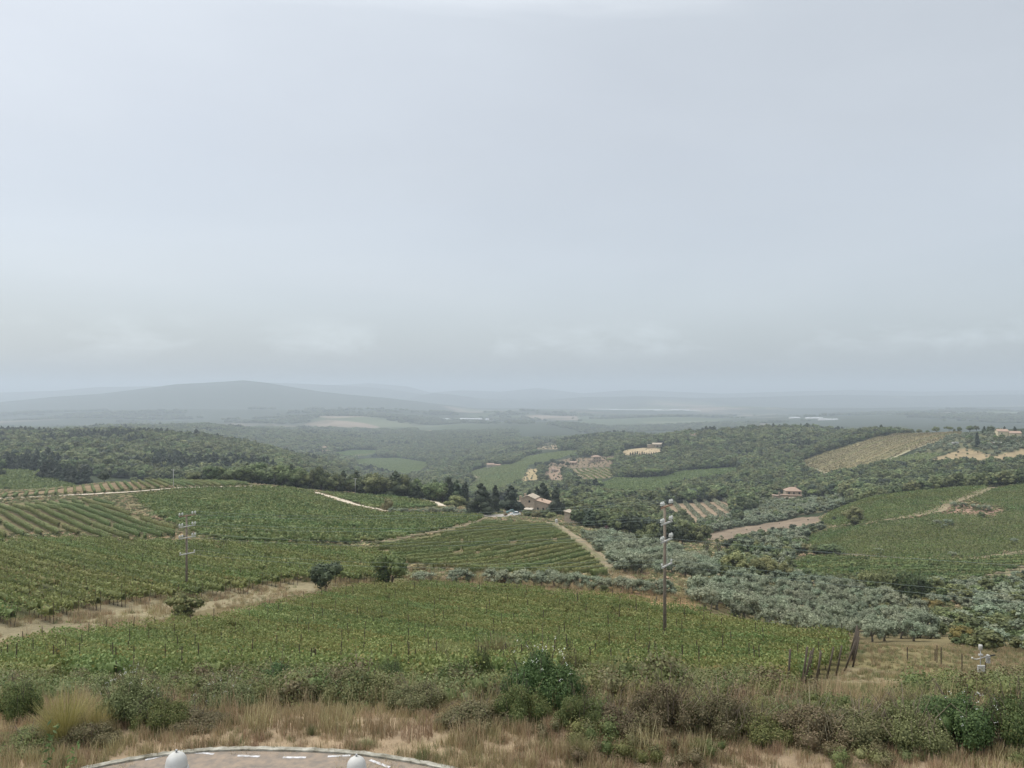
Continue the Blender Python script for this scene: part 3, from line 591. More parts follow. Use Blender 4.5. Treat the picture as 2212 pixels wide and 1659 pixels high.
L_BRAMG = leaf_mat('grey_bramble_leaves', (0.082,0.096,0.036), (0.148,0.162,0.062), (0.235,0.245,0.110), transl=0.2, patch=0.4, inst=0.1)
L_BRAMB = leaf_mat('browned_bramble_leaves', (0.090,0.085,0.038), (0.150,0.135,0.065), (0.23,0.195,0.105), accent=(0.12,0.16,0.05), transl=0.2, patch=0.5, inst=0.1)
L_BROOM = leaf_mat('broom_stems', (0.20,0.195,0.062), (0.32,0.295,0.10), (0.43,0.39,0.16), transl=0.15, patch=0.2, inst=0.1)
L_BROOMG = leaf_mat('green_broom_stems', (0.12,0.125,0.05), (0.18,0.18,0.075), (0.27,0.25,0.12), transl=0.15, patch=0.2, inst=0.1)
L_TWIG = leaf_mat('dead_twigs', (0.12,0.10,0.070), (0.19,0.16,0.11), (0.28,0.235,0.165), transl=0.0)
L_DRY = leaf_mat('dry_grass', (0.245,0.182,0.098), (0.37,0.285,0.165), (0.50,0.405,0.255), accent=(0.17,0.18,0.075), transl=0.2, patch=0.3, inst=0.15)
L_GRASS = leaf_mat('green_weeds', (0.10,0.12,0.045), (0.16,0.18,0.075), (0.24,0.245,0.12), transl=0.2, patch=0.3)
L_FLOWER = leaf_mat('white_umbels', (0.55,0.56,0.52), (0.65,0.66,0.62), (0.75,0.75,0.72), transl=0.2)

def lobes_for(kind, rng):
    L = []
    if kind == 'oak':
        for i in range(13):
            d = rnd_unit(1, rng)[0] * rng.uniform(0.3, 1) ** 0.5; L.append((d[0]*0.31, d[1]*0.31, 0.58 + d[2]*0.27, rng.uniform(0.13, 0.21)))
    elif kind == 'olive':
        for i in range(17):
            d = rnd_unit(1, rng)[0] * rng.uniform(0.35, 1) ** 0.5; L.append((d[0]*0.42, d[1]*0.42, 0.53 + d[2]*0.32, rng.uniform(0.13, 0.20)))
    elif kind == 'cypress':
        for i in range(14):
            z = 0.08 + 0.86 * i / 13; r = 0.105 * (1 - 0.75 * ((i - 3) / 10.5) ** 2) if i > 3 else 0.085 + 0.007 * i
            L.append((rng.normal(0, 0.012), rng.normal(0, 0.012), z, max(0.03, r)))
    elif kind == 'pine':
        for i in range(24):
            f = i / 23; z = 0.14 + 0.80 * f; rad = 0.21 * (1 - f) ** 0.75; an = rng.uniform(0, 6.28)
            L.append((rad * math.cos(an) * rng.uniform(0.3, 1), rad * math.sin(an) * rng.uniform(0.3, 1), z, 0.125 * (1 - f) ** 0.7 + 0.035))
    elif kind == 'umbrella':
        for i in range(13):
            an = rng.uniform(0, 6.28); rr = 0.42 * rng.uniform(0, 1) ** 0.5; L.append((rr * math.cos(an), rr * math.sin(an), 0.80 + rng.normal(0, 0.03) - rr * 0.18, rng.uniform(0.12, 0.17)))
    elif kind == 'shrub':
        for i in range(12):
            d = rnd_unit(1, rng)[0] * rng.uniform(0.3, 1) ** 0.5; L.append((d[0]*0.36, d[1]*0.36, 0.46 + d[2]*0.34, rng.uniform(0.16, 0.24)))
    elif kind == 'tall':
        for i in range(14):
            d = rnd_unit(1, rng)[0] * rng.uniform(0.3, 1) ** 0.5; L.append((d[0]*0.20, d[1]*0.20, 0.56 + d[2]*0.34, rng.uniform(0.10, 0.16)))
    return L
def crown_geo(lobes, n, leaf, rng, core=0.74, up=0.25, aspect=0.62, inner=0.72, lie=None):
    c = np.array([l[:3] for l in lobes]); r = np.array([l[3] for l in lobes]); p = r ** 2 / (r ** 2).sum()
    i = rng.choice(len(r), n, p=p); d = rnd_unit(n, rng); d[:, 2] += 0.12
    C = c[i] + d * (r[i] * rng.uniform(inner, 1.06, n))[:, None]
    nr = d + rnd_unit(n, rng) * 0.75 + np.array([0, 0, up]); nr /= np.linalg.norm(nr, axis=1, keepdims=True)
    V, Fq = rhombi(C, nr, np.full(n, leaf) * rng.uniform(0.6, 1.4, n), rng, aspect)
    if core:
        Vs, Fs = [V], [Fq]; base = len(V); nu, nvv = 8, 5
        for cc, rr in zip(c, r):
            lat = np.linspace(-1.35, 1.35, nvv); lon = np.arange(nu) * 2 * math.pi / nu
            jit = 1 + rng.uniform(-0.15, 0.15, (nvv, nu))
            P = np.stack([np.cos(lat)[:, None] * np.cos(lon) * jit, np.cos(lat)[:, None] * np.sin(lon) * jit, np.sin(lat)[:, None] * jit], -1) * rr * core + cc
            a, b2 = np.meshgrid(np.arange(nvv - 1), np.arange(nu), indexing='ij'); a = a.ravel(); b2 = b2.ravel(); b3 = (b2 + 1) % nu
            Vs.append(P.reshape(-1, 3)); Fs.append(np.stack([a*nu+b2, a*nu+b3, (a+1)*nu+b3, (a+1)*nu+b2], 1) + base); base += nu * nvv
        V = np.concatenate(Vs); Fq = np.concatenate(Fs)
    return V, Fq
def trunk_mb(kind, lobes, rng):
    b = MB()
    if kind == 'olive':
        top = (rng.normal(0, .03), rng.normal(0, .03), 0.30); b.tube([(0,0,-0.08),(rng.normal(0,.015),0,0.14),top],[0.055,0.045,0.04],7)
        for l in lobes[:4]: b.tube([top, (l[0]*.6, l[1]*.6, (top[2]+l[2])*.5), l[:3]], [0.032, 0.022, 0.01], 5)
    elif kind == 'shrub':
        for l in lobes[:5]: b.tube([(0, 0, -0.08), (l[0]*.4, l[1]*.4, l[2]*.5), l[:3]], [0.022, 0.016, 0.008], 5)
    elif kind in ('cypress', 'pine'):
        b.tube([(0,0,-0.06),(0,0,0.4),(0,0,0.92)],[0.022,0.016,0.004],7)
    elif kind == 'umbrella':
        b.tube([(0,0,-0.06),(0.01,0,0.35),(0,0,0.64)],[0.028,0.022,0.018],7)
        for l in lobes[:7]: b.tube([(0,0,0.62), (l[0]*.5, l[1]*.5, 0.70), l[:3]], [0.014,0.010,0.004], 5)
    else:
        b.tube([(0,0,-0.07),(0.01,0.005,0.2),(0,0.01,0.45)],[0.036,0.027,0.018],7)
        for l in lobes[:6]: b.tube([(0,0.005,0.28), (l[0]*.55, l[1]*.55, (0.3+l[2])*.5), l[:3]], [0.017,0.011,0.004], 5)
    return b
PARAM = {'oak': (1500, 0.034, 0.25), 'olive': (1900, 0.030, 0.5), 'cypress': (1500, 0.022, 0.3), 'pine': (1700, 0.026, 0.1), 'umbrella': (1300, 0.030, 0.5), 'shrub': (1600, 0.036, 0.2), 'tall': (1500, 0.028, 0.2)}
BARKS = {'olive': M_BARKG}
LEAFS = {'oak': L_OAK, 'olive': L_OLIVE, 'cypress': L_CYP, 'pine': L_DARK, 'umbrella': L_LIGHT, 'shrub': L_OAK, 'tall': L_OAK}
PROTO = {}
for kind, (n, lf, up) in PARAM.items():
    PROTO[kind] = []
    for s in range(4):
        rng = np.random.default_rng(hash(kind) % 1 + 100 * s + len(kind) * 13 + ord(kind[0])); L = lobes_for(kind, rng)
        V_, F_ = crown_geo(L, n, lf, rng, up=up, core=0.55 if kind == 'olive' else 0.88 if kind in ('pine', 'cypress') else 0.70, inner=0.45 if kind in ('olive', 'shrub') else 0.66)
        PROTO[kind].append((np_mesh(kind + '_crown', V_, F_, LEAFS[kind]), trunk_mb(kind, L, rng).mesh(kind + '_trunk', BARKS.get(kind, M_BARK), True)))
NICE = {'oak': 'broadleaf_tree', 'olive': 'olive_tree', 'cypress': 'cypress_tree', 'pine': 'conifer_tree', 'umbrella': 'umbrella_pine', 'shrub': 'shrub', 'tall': 'slender_tree'}
CATS = {'oak': 'tree', 'olive': 'olive tree', 'cypress': 'cypress', 'pine': 'conifer', 'umbrella': 'pine tree', 'shrub': 'shrub', 'tall': 'tree'}
def plant_at(kind, x, y, H, label, group=None, wide=1.0, mat=None, name=None, sink=0.03, cat=None):
    cm, tm = PROTO[kind][int(RNG.integers(4))]
    e = tag(empty(name or NICE[kind], (x, y, float(G(x, y)) - sink * H), RNG.uniform(0, 6.28), (H * wide, H * wide, H)), label, cat or CATS[kind], group)
    link('trunk', tm, e); link('crown', cm, e, mat)
    return e
def tree(kind, u, vb, hpx, label, group=None, dmin=60, dmax=1600, **k):
    x, y, z = hit(u, vb, dmin, dmax); return plant_at(kind, x, y, hpx * y / F, label, group, **k)
def scatter_pts(poly, dmin, dmax, sp, rng, jit=0.35, zoff=0.0, dirv=None):
    us = [p[0] for p in poly]; t0, t1 = (min(us) - CU) / F, (max(us) - CU) / F
    x0 = min(t0 * dmin, t0 * dmax); x1 = max(t1 * dmin, t1 * dmax)
    gx, gy = np.meshgrid(np.arange(x0, x1, sp), np.arange(dmin, dmax, sp))
    if dirv is not None:
        c0 = np.array([(x0 + x1) / 2, (dmin + dmax) / 2]); R = max(x1 - x0, dmax - dmin); a = np.array(dirv) / np.hypot(*dirv); bb = np.array([-a[1], a[0]])
        ga, gb = np.meshgrid(np.arange(-R, R, sp), np.arange(-R, R, sp)); gx = c0[0] + ga * a[0] + gb * bb[0]; gy = c0[1] + ga * a[1] + gb * bb[1]
    x = gx.ravel() + rng.uniform(-jit, jit, gx.size) * sp; y = gy.ravel() + rng.uniform(-jit, jit, gx.size) * sp
    ok = (y > dmin) & (y < dmax); x, y = x[ok], y[ok]
    z = G(x, y); u, v = UV(x, y, z + zoff); ok = inpoly(u, v, poly); return x[ok], y[ok], z[ok]

# ------------------------------------------------------------------ vineyards: every row a thing of its own
M_STAKE = plain_mat('vine_stake', (0.085, 0.060, 0.045), (0.05, 0.036, 0.028), 6, 0.9)
M_ENDPOST = plain_mat('grey_end_post', (0.105, 0.085, 0.065), (0.06, 0.048, 0.037), 6, 0.9)
STAKE = MB().tube([(0, 0, -0.3), (0.01, 0, 1.1), (0, 0, 2.12)], [0.028, 0.026, 0.024], 6).mesh('stake', M_STAKE)
ENDPOST = MB().tube([(0, 0, -0.3), (0.02, 0.01, 1.0), (0, 0, 2.05)], [0.060, 0.054, 0.048], 8).mesh('end_post', M_ENDPOST, True)
VTRUNK = MB().tube([(0, 0, -0.1), (0.03, 0.02, 0.3), (-0.02, 0.03, 0.6), (0.03, 0, 0.95)], [0.04, 0.032, 0.028, 0.02], 6).mesh('vine_trunk', M_BARK, True)
def vineyard(key, dirv, sp, per_m, leaf, h0, h1, w, mat, label, group, ztest=0.9, stake=0, ends=0, core=True, gap=0.04, name='vine_row', cat='vine row', wav=0.5, sprawl=0.0, phase=0.0, bump=0.16, endx=-1e9, thin=False, merge=False, tidy=False):
    poly, dmin, dmax = VINE[key] if isinstance(key, str) else key
    rng = np.random.default_rng(len(label) * 7 + int(per_m)); a = np.array(dirv, float); a /= np.hypot(*a); pp = np.array([-a[1], a[0]])
    us = [p[0] for p in poly]; tt, dg = np.meshgrid(np.linspace((min(us)-CU)/F, (max(us)-CU)/F, 160), np.linspace(dmin, dmax, 220)); xx = tt * dg; zz = G(xx, dg)
    uu, v2 = UV(xx, dg, zz + ztest); ok = inpoly(uu, v2, poly)
    if not ok.any(): return 0
    al = xx[ok] * a[0] + dg[ok] * a[1]; pe = xx[ok] * pp[0] + dg[ok] * pp[1]; cnt = 0
    st = 0.5 if per_m > 15 else 1.0; MV, MF, mb_ = [], [], 0
    for k in np.arange(math.floor(pe.min() / sp) * sp + phase, pe.max(), sp):
        s = np.arange(al.min(), al.max(), st); x = s * a[0] + k * pp[0]; y = s * a[1] + k * pp[1]
        good = (y > dmin) & (y < dmax); s, x, y = s[good], x[good], y[good]
        if len(s) < 4: continue
        z = G(x, y); u, v = UV(x, y, z + ztest); m = inpoly(u, v, poly); edge = m.copy()
        m &= rng.uniform(size=len(m)) > gap; m &= fbm(s / 7.0, s * 0 + k, 41, 2) > -0.46
        s2, x2, y2 = s[m], x[m], y[m]
        if len(s2) * st < 5: continue
        nq = max(1, int(per_m * st)); n = len(s2) * nq
        ss = np.repeat(s2, nq) + rng.uniform(-0.5, 0.5, n) * st
        hgt = (h1 * (1 + bump * fbm(ss / 2.6, ss * 0 + k * 3.1, 43, 3)))
        f = rng.uniform(0, 1, n) ** 0.75; q_ = rng.uniform(-1, 1, n); prof_ = np.sqrt(np.clip(1 - (2 * f - 1) ** 2, 0.12, 1))
        side = np.where(rng.uniform(size=n) < 0.7, np.sign(q_) * rng.uniform(0.7, 1.1, n), q_) * w * 0.5 * prof_ * (1 + wav * fbm(ss / 1.3, ss * 0 + k * 5, 44, 2))
        wild = rng.uniform(size=n) < sprawl
        side = np.where(wild, rng.normal(0, w * 0.55, n), side); hz = h0 + f * (hgt - h0) + np.where(wild, rng.uniform(0, 0.35, n), 0)
        X_ = ss * a[0] + (k + side) * pp[0]; Y_ = ss * a[1] + (k + side) * pp[1]; Z_ = G(X_, Y_) + hz
        if tidy:
            up_ = (f > 0.78)[:, None]; nr = rnd_unit(n, rng) * 0.35 + np.where(up_, np.array([[0, 0, 1.0]]), np.stack([pp[0] * np.sign(side), pp[1] * np.sign(side), 0.1 + 0 * side], 1))
        else: nr = rnd_unit(n, rng) * 0.8 + np.stack([pp[0] * np.sign(side), pp[1] * np.sign(side), 0.7 + 0 * side], 1) * 0.7; nr /= np.linalg.norm(nr, axis=1, keepdims=True)
        Vq, Fq = rhombi(np.stack([X_, Y_, Z_], 1), nr, np.full(n, leaf) * rng.uniform(0.6, 1.4, n), rng, 0.8)
        if core:
            nc = len(s2); hc = h0 + (h1 - h0) * 0.66; cs = []
            for so, ho in ((-0.22, h0 + 0.2), (0.22, h0 + 0.2), (0.14, hc), (-0.14, hc)):
                jx = so * w * rng.uniform(0.6, 1.2, nc)
                cs.append((x2 + pp[0] * jx, y2 + pp[1] * jx, G(x2, y2) + ho * rng.uniform(0.85, 1.1, nc)))
            P = np.stack([np.stack(c_, 1) for c_ in cs], 1).reshape(-1, 3); i = np.nonzero(np.diff(s2) < st * 1.6)[0]; B0 = len(Vq)
            Fc = np.concatenate([np.stack([i*4+r, (i+1)*4+r, (i+1)*4+(r+1) % 4, i*4+(r+1) % 4], 1) for r in range(4)]) + B0
            Vq = np.concatenate([Vq, P]); Fq = np.concatenate([Fq, Fc])
        org = np.array([x2[0], y2[0], float(G(x2[0], y2[0]))])
        cnt += 1
        if merge: MV.append(Vq); MF.append(Fq + mb_); mb_ += len(Vq); continue
        meq = np_mesh('foliage', Vq - org, Fq, mat)
        if stake or ends:
            e = tag(empty(name, org), label, cat, group); link('foliage', meq, e)
            if stake:
                off = rng.uniform(0, stake)
                for sv in np.arange(s2[0] + off, s2[-1], stake):
                    X1, Y1 = sv * a[0] + k * pp[0], sv * a[1] + k * pp[1]
                    o_ = link('stake', STAKE, e, None, (X1 - org[0], Y1 - org[1], float(G(X1, Y1)) - org[2])); o_.rotation_euler = (rng.normal(0, 0.03), rng.normal(0, 0.03), 0); o_.scale = (1, 1, rng.uniform(0.9, 1.08))
            if ends:
                for end, dr in ((s2[0], -1), (s2[-1], 1)):
                    if end * a[0] + k * pp[0] < endx: continue
                    if ends == 'both' or (ends == 'start' and dr < 0) or (ends == 'stop' and dr > 0):
                        sv = end + dr * 0.5; X1, Y1 = sv * a[0] + k * pp[0], sv * a[1] + k * pp[1]
                        o_ = link('end_post', STAKE if thin else ENDPOST, e, None, (X1 - org[0], Y1 - org[1], float(G(X1, Y1)) - org[2]))
                        o_.rotation_euler = (0.20 * dr * -a[1] + rng.normal(0, .05), 0.20 * dr * a[0] + rng.normal(0, .05), 0); o_.scale = (1, 1, rng.uniform(.88, 1.02))
                        for r_ in range(5):
                            sv = end - dr * (0.4 + 0.95 * r_ + rng.uniform(-.1, .1)); X1, Y1 = sv * a[0] + k * pp[0], sv * a[1] + k * pp[1]
                            o_ = link('trunk', VTRUNK, e, None, (X1 - org[0], Y1 - org[1], float(G(X1, Y1)) - org[2])); o_.rotation_euler = (0, 0, rng.uniform(0, 6)); o_.scale = (1, 1, rng.uniform(0.8, 1.05))
        else:
            o_ = link(name, meq); o_.location = org; tag(o_, label, cat, group)
    if merge and MV: tag(link(name, np_mesh(name, np.concatenate(MV), np.concatenate(MF), mat)), label, cat, kind='stuff')
    return cnt
CN = {}
CN['F'] = vineyard('F', (0.80, -0.60), 2.0, 300, 0.066, 0.50, 1.60, 1.25, L_VINE, 'leafy row in the nearest vineyard with dark stakes rising above it', 'rows of the nearest vineyard', 0.0, stake=6.0, ends='stop', sprawl=0.16, gap=0.03, endx=9.0)
CN['F2'] = vineyard('F2', (0.9, -0.45), 2.4, 60, 0.085, 0.3, 1.2, 1.2, L_VINE, 'thin overgrown row beyond the leaning end posts', 'rows of the overgrown patch', 0.6, stake=4.5, sprawl=0.3, gap=0.3)
CN['D'] = vineyard('D', (0.753, -0.66), 2.7, 60, 0.125, 0.55, 1.75, 1.30, L_VINE2, 'bushy row of the left vineyard above the dry grass track', 'rows of the near left vineyard', 0.9, stake=9, ends='stop', sprawl=0.12, thin=True)
CN['A'] = vineyard('A', (0.645, -0.765), 3.0, 60, 0.12, 0.25, 1.60, 0.80, L_VINER, 'straight trellised row in the left vineyard below the gravel road', 'rows below the gravel road', 0.9, gap=0.0, wav=0.15, bump=0.05, tidy=True)
CN['A2'] = vineyard('A2', (-0.50, 0.866), 2.9, 30, 0.17, 0.3, 1.60, 0.9, L_VINER, 'row running over the brow above the gravel road', 'rows above the gravel road', 0.9, gap=0.0, wav=0.15, bump=0.05, tidy=True)
CN['B'] = vineyard('B', (0.995, -0.10), 3.2, 13, 0.27, 0.45, 1.7, 1.7, L_VINEC, 'row of the broad middle vineyard left of the farmhouse', 'rows of the broad middle vineyard', 0.9, gap=0.07, sprawl=0.15)
CN['B2'] = vineyard('B2', (0.995, -0.10), 4.6, 9, 0.32, 0.45, 1.7, 2.0, L_VINEC, 'row of the small far vineyard between two pale tracks', 'rows between the pale tracks', 0.9)
CN['C'] = vineyard('C', (0.40, 0.917), 3.3, 70, 0.11, 0.25, 1.50, 0.72, L_VINER, 'neat trellised row in the vineyard in front of the farmhouse', 'rows in front of the farmhouse', 0.9, gap=0.01, wav=0.15, bump=0.05, tidy=True)
CN['E'] = vineyard('E', (0.96, -0.25), 4.4, 26, 0.24, 0.35, 1.55, 4.0, L_VINEC, 'row in the upper block of the right-hand vineyard', 'rows of the upper right vineyard', 0.9, sprawl=0.3, core=False)
CN['E2'] = vineyard('E2', (0.97, 0.22), 3.8, 26, 0.22, 0.40, 1.6, 3.3, L_VINEC, 'row in the middle block of the right-hand vineyard', 'rows of the middle right vineyard', 0.9, gap=0.06, sprawl=0.3, core=False)
CN['E3'] = vineyard('E3', (0.99, 0.10), 3.1, 15, 0.26, 0.45, 1.7, 1.8, L_VINEC, 'row in the lowest block of the right-hand vineyard', 'rows of the lowest right vineyard', 0.9, sprawl=0.2)
# ------------------------------------------------------------------ buildings
M_STONE = stone_mat('rubble_stone', (0.34,0.25,0.185), (0.50,0.39,0.30), (0.38,0.32,0.25))
M_STONEP = stone_mat('pale_stone', (0.40,0.34,0.27), (0.52,0.45,0.37), (0.42,0.37,0.31))
M_TILE = tile_mat('old_roof_tiles', (0.42,0.27,0.19), (0.50,0.35,0.25), (0.34,0.24,0.18))
M_TILEG = tile_mat('weathered_roof_tiles', (0.42,0.35,0.27), (0.50,0.42,0.32), (0.33,0.28,0.22))
M_TERRA = tile_mat('terracotta_tiles', (0.34,0.215,0.155), (0.40,0.265,0.195), (0.28,0.185,0.14))
M_CREAM = plain_mat('cream_render', (0.62,0.54,0.36), (0.54,0.47,0.32), 1.0)
M_OCHRE = plain_mat('tan_render', (0.34,0.285,0.21), (0.30,0.24,0.175), 1.0)
M_WHITEW = plain_mat('white_wall', (0.62,0.59,0.55), (0.52,0.50,0.46), 0.8)
M_GLASS = plain_mat('dark_window', (0.030,0.032,0.036), (0.02,0.02,0.024), 2, 0.25, spec=0.5)
M_FRAME = plain_mat('window_frame', (0.34,0.27,0.21), None, 5)
M_WOODD = plain_mat('brown_door', (0.12,0.075,0.05), None, 5)
M_CANVAS = plain_mat('pale_canvas', (0.62,0.56,0.47), (0.52,0.47,0.40), 2)
def prism_walls(b, x0, x1, y0, y1, h, kind, rise):
    """walls of one volume up to its roof slopes"""
    if kind == 'gx':   # ridge along x
        ym = (y0 + y1) / 2
        b.add([(x0,y0,-1),(x1,y0,-1),(x1,y1,-1),(x0,y1,-1),(x0,y0,h),(x1,y0,h),(x1,y1,h),(x0,y1,h),(x0,ym,h+rise),(x1,ym,h+rise)],
              [(0,1,5,4),(2,3,7,6),(1,2,6,9,5),(3,0,4,8,7),(0,3,2,1),(4,5,9,8),(6,7,8,9)])
    elif kind == 'gy':
        xm = (x0 + x1) / 2
        b.add([(x0,y0,-1),(x1,y0,-1),(x1,y1,-1),(x0,y1,-1),(x0,y0,h),(x1,y0,h),(x1,y1,h),(x0,y1,h),(xm,y0,h+rise),(xm,y1,h+rise)],
              [(0,1,5,8,4),(2,3,7,9,6),(1,2,6,5),(3,0,4,7),(0,3,2,1),(4,8,9,7),(5,6,9,8)])
    elif kind == 'sx':  # one slope, falling to +x
        b.add([(x0,y0,-1),(x1,y0,-1),(x1,y1,-1),(x0,y1,-1),(x0,y0,h+rise),(x1,y0,h),(x1,y1,h),(x0,y1,h+rise)],
              [(0,3,2,1),(4,5,6,7),(0,1,5,4),(1,2,6,5),(2,3,7,6),(3,0,4,7)])
    else: b.box(x0, x1, y0, y1, -1, h)
def roof_mesh(x0, x1, y0, y1, h, kind, rise, ov=0.35, th=0.16):
    b = MB(); x0 -= ov; x1 += ov; y0 -= ov; y1 += ov; xm, ym = (x0+x1)/2, (y0+y1)/2; e = h + 0.02
    def slab(quads):
        for qd in quads:
            top = [(x, y, z + th) for x, y, z in qd]; k = len(qd); b.add(list(qd) + top, [tuple(range(k-1, -1, -1)), tuple(range(k, 2*k))] + [(i, (i+1) % k, (i+1) % k + k, i + k) for i in range(k)])
    if kind == 'gx':
        r = e + rise * (1 + 2 * ov / (y1 - y0 - 2*ov)); e2 = e - 0.0; slab([((x0,y0,e2),(x1,y0,e2),(x1,ym,r),(x0,ym,r)), ((x0,ym,r),(x1,ym,r),(x1,y1,e2),(x0,y1,e2))])
    elif kind == 'gy':
        r = e + rise * (1 + 2 * ov / (x1 - x0 - 2*ov)); slab([((x0,y0,e),(xm,y0,r),(xm,y1,r),(x0,y1,e)), ((xm,y0,r),(x1,y0,e),(x1,y1,e),(xm,y1,r))])
    elif kind == 'sx': slab([((x0,y0,e+rise),(x1,y0,e),(x1,y1,e),(x0,y1,e+rise))])
    elif kind == 'hip':
        s = min(x1-x0, y1-y0) * 0.42; a, c = (x0+s, ym, e+rise), (x1-s, ym, e+rise)
        slab([((x0,y0,e),(x1,y0,e),c,a), ((x1,y0,e),(x1,y1,e),c), ((x1,y1,e),(x0,y1,e),a,c), ((x0,y1,e),(x0,y0,e),a)])
    else: slab([((x0,y0,e),(x1,y0,e),(x1,y1,e),(x0,y1,e))])
    return b
def house(name, loc, rz, label, vols, openings, wallm, roofm, chimneys=(), cat='house', group=None):
    """vols: (x0,x1,y0,y1,h,kind,rise[,roof]); openings: (part, side, along, z, w, h[, wall plane])"""
    e = tag(empty(name, loc, rz), label, cat, group); b = MB()
    for v in vols: prism_walls(b, *v[:7])
    b.build('wall', wallm, e)
    roofs = [roof_mesh(*v[:7], ov=0.35 if v[5] != 'flat' else 0.15).build('roof', (v[7] if len(v) > 7 else roofm), e) for v in vols]
    for op in openings:
        part, side, al, z, w, h = op[:6]; pl = op[6]
        fr = MB(); pn = MB(); t_ = 0.10
        def put(bb, a0, a1, z0, z1, dep0, dep1):
            if side == 'f': bb.box(a0, a1, pl - dep1, pl - dep0, z0, z1)
            elif side == 'r': bb.box(pl + dep0, pl + dep1, a0, a1, z0, z1)
            elif side == 'l': bb.box(pl - dep1, pl - dep0, a0, a1, z0, z1)
        a0, a1, z0, z1 = al - w/2, al + w/2, z, z + h
        put(fr, a0 - t_, a0, z0, z1 + t_, 0.0, 0.07); put(fr, a1, a1 + t_, z0, z1 + t_, 0.0, 0.07); put(fr, a0, a1, z1, z1 + t_, 0.0, 0.07); put(fr, a0 - t_*1.4, a1 + t_*1.4, z0 - t_, z0, 0.0, 0.11)
        o_ = fr.build(part, M_FRAME, e); put(pn, a0, a1, z0, z1, 0.004, 0.03)
        pn.build('pane' if part == 'window' else 'leaf', M_GLASS if part == 'window' else M_WOODD, o_)
    for (x, y, z0, z1, w) in chimneys:
        b = MB().box(x - w/2, x + w/2, y - w/2, y + w/2, z0, z1); c = b.build('chimney', wallm, roofs[0])
        MB().box(x - w*.65, x + w*.65, y - w*.65, y + w*.65, z1 + 0.002, z1 + 0.14).box(x - w*.12, x + w*.12, y - w*.12, y + w*.12, z1 + 0.14, z1 + 0.35).build('cap', roofm, c)
    return e
def at(u, v, dmin, dmax): return hit(u, v, dmin, dmax)
fx, fy, fz = at(1126, 1106, 280, 340)
R15 = math.radians(-17)
farm = house('farmhouse', (fx, fy, fz), R15, 'large stone farmhouse with tiled roofs among dark cypresses at the vineyard top',
    [(0, 5.9, 0, 7.5, 5.7, 'gy', 1.25, M_TILEG), (5.9, 12.6, 0.4, 7.3, 3.6, 'sx', 1.75), (-2.4, 0, 1.2, 6.5, 4.2, 'flat', 0, M_TILEG)],
    [('window','f',3.6,4.25,0.75,0.85,0.0), ('window','f',3.6,1.2,0.75,1.1,0.0), ('window','f',7.2,1.2,0.7,0.95,0.4), ('window','f',0.9,1.1,1.0,1.6,0.0), ('window','f',9.6,1.2,0.7,0.95,0.4), ('window','r',3.6,1.3,0.8,1.1,12.6), ('door','f',2.2,0.05,1.0,1.0,0.0)],
    M_STONE, M_TILE, [(1.4, 1.2, 5.9, 7.6, 0.7), (-1.2, 3.0, 4.2, 6.3, 0.75), (8.3, 3.4, 4.2, 5.6, 0.6)], 'farmhouse')
b = MB(); b.add([(0.3,-0.05,2.0),(5.6,-0.05,2.0),(5.4,-2.3,1.55),(0.5,-2.3,1.55),(0.3,-0.05,2.08),(5.6,-0.05,2.08),(5.4,-2.3,1.63),(0.5,-2.3,1.63)], [(0,1,2,3),(7,6,5,4),(0,4,5,1),(1,5,6,2),(2,6,7,3),(3,7,4,0)])
b.tube([(0.6,-2.25,-0.6),(0.6,-2.25,1.56)],0.05,6).tube([(5.3,-2.25,-0.6),(5.3,-2.25,1.56)],0.05,6); b.build('awning', M_CANVAS, farm)
ox, oy, oz = at(1219, 1128, 240, 300)
house('stone_shed', (ox, oy, oz - 0.5), math.radians(-30), 'small stone outbuilding with a single sloping roof at the top of the dirt track', [(0, 5.6, 0, 4.2, 3.3, 'sx', 1.15, M_TILEG)], [('window','f',2.7,2.5,0.6,0.6,0.0), ('door','r',2.0,0.1,0.9,1.9,5.6)], M_STONE, M_TILEG, (), 'shed')
MB_ = MB()
gx_, gy_, gz_ = at(1092, 1103, 280, 330)
e = tag(empty('carport', (gx_ - 1.6, gy_, gz_)), 'small open carport with a flat white roof left of the farmhouse', 'carport')
MB().add([(0,0,2.5),(3.0,0,2.4),(3.3,3,2.6),(0.2,3,2.7),(0,0,2.62),(3.0,0,2.52),(3.3,3,2.72),(0.2,3,2.82)], [(3,2,1,0),(4,5,6,7),(0,1,5,4),(1,2,6,5),(2,3,7,6),(3,0,4,7)]).build('roof', M_WHITEW, e)
for x, y in ((0.2,0.2),(2.8,0.2),(0.4,2.8),(3.0,2.8)): MB().tube([(x,y,-0.5),(x,y,2.48)],0.07,6).build('post', M_WOODD, e)
e = tag(empty('brick_gate_wall', (gx_ + 2.6, gy_ - 1.0, gz_)), 'low pinkish brick wall with taller gate pier beside the parked cars', 'wall')
MB().box(-3.2, 1.0, 0, 0.35, -0.6, 1.3).build('wall', M_OCHRE, e); MB().box(1.0, 1.7, -0.15, 0.5, -0.6, 2.3).box(0.93, 1.77, -0.22, 0.57, 2.3, 2.42).build('pier', M_OCHRE, e)
sx_, sy_, sz_ = at(1202, 1131, 240, 300)
e = tag(empty('white_tank', (sx_, sy_, sz_)), 'small upright white tank standing at the top of the dirt track', 'tank')
MB().lathe([(0.42,-0.1),(0.46,0.05),(0.46,0.25),(0.43,0.3),(0.46,0.35),(0.46,1.0),(0.43,1.05),(0.46,1.1),(0.45,1.3),(0.32,1.42),(0.12,1.46)],16).build('body', M_WHITE, e, True); MB().lathe([(0.14,1.45),(0.14,1.52),(0.10,1.54)],12).build('lid', M_GALV, e, True)
px_, py_, pz_ = at(1116, 1104, 285, 330)
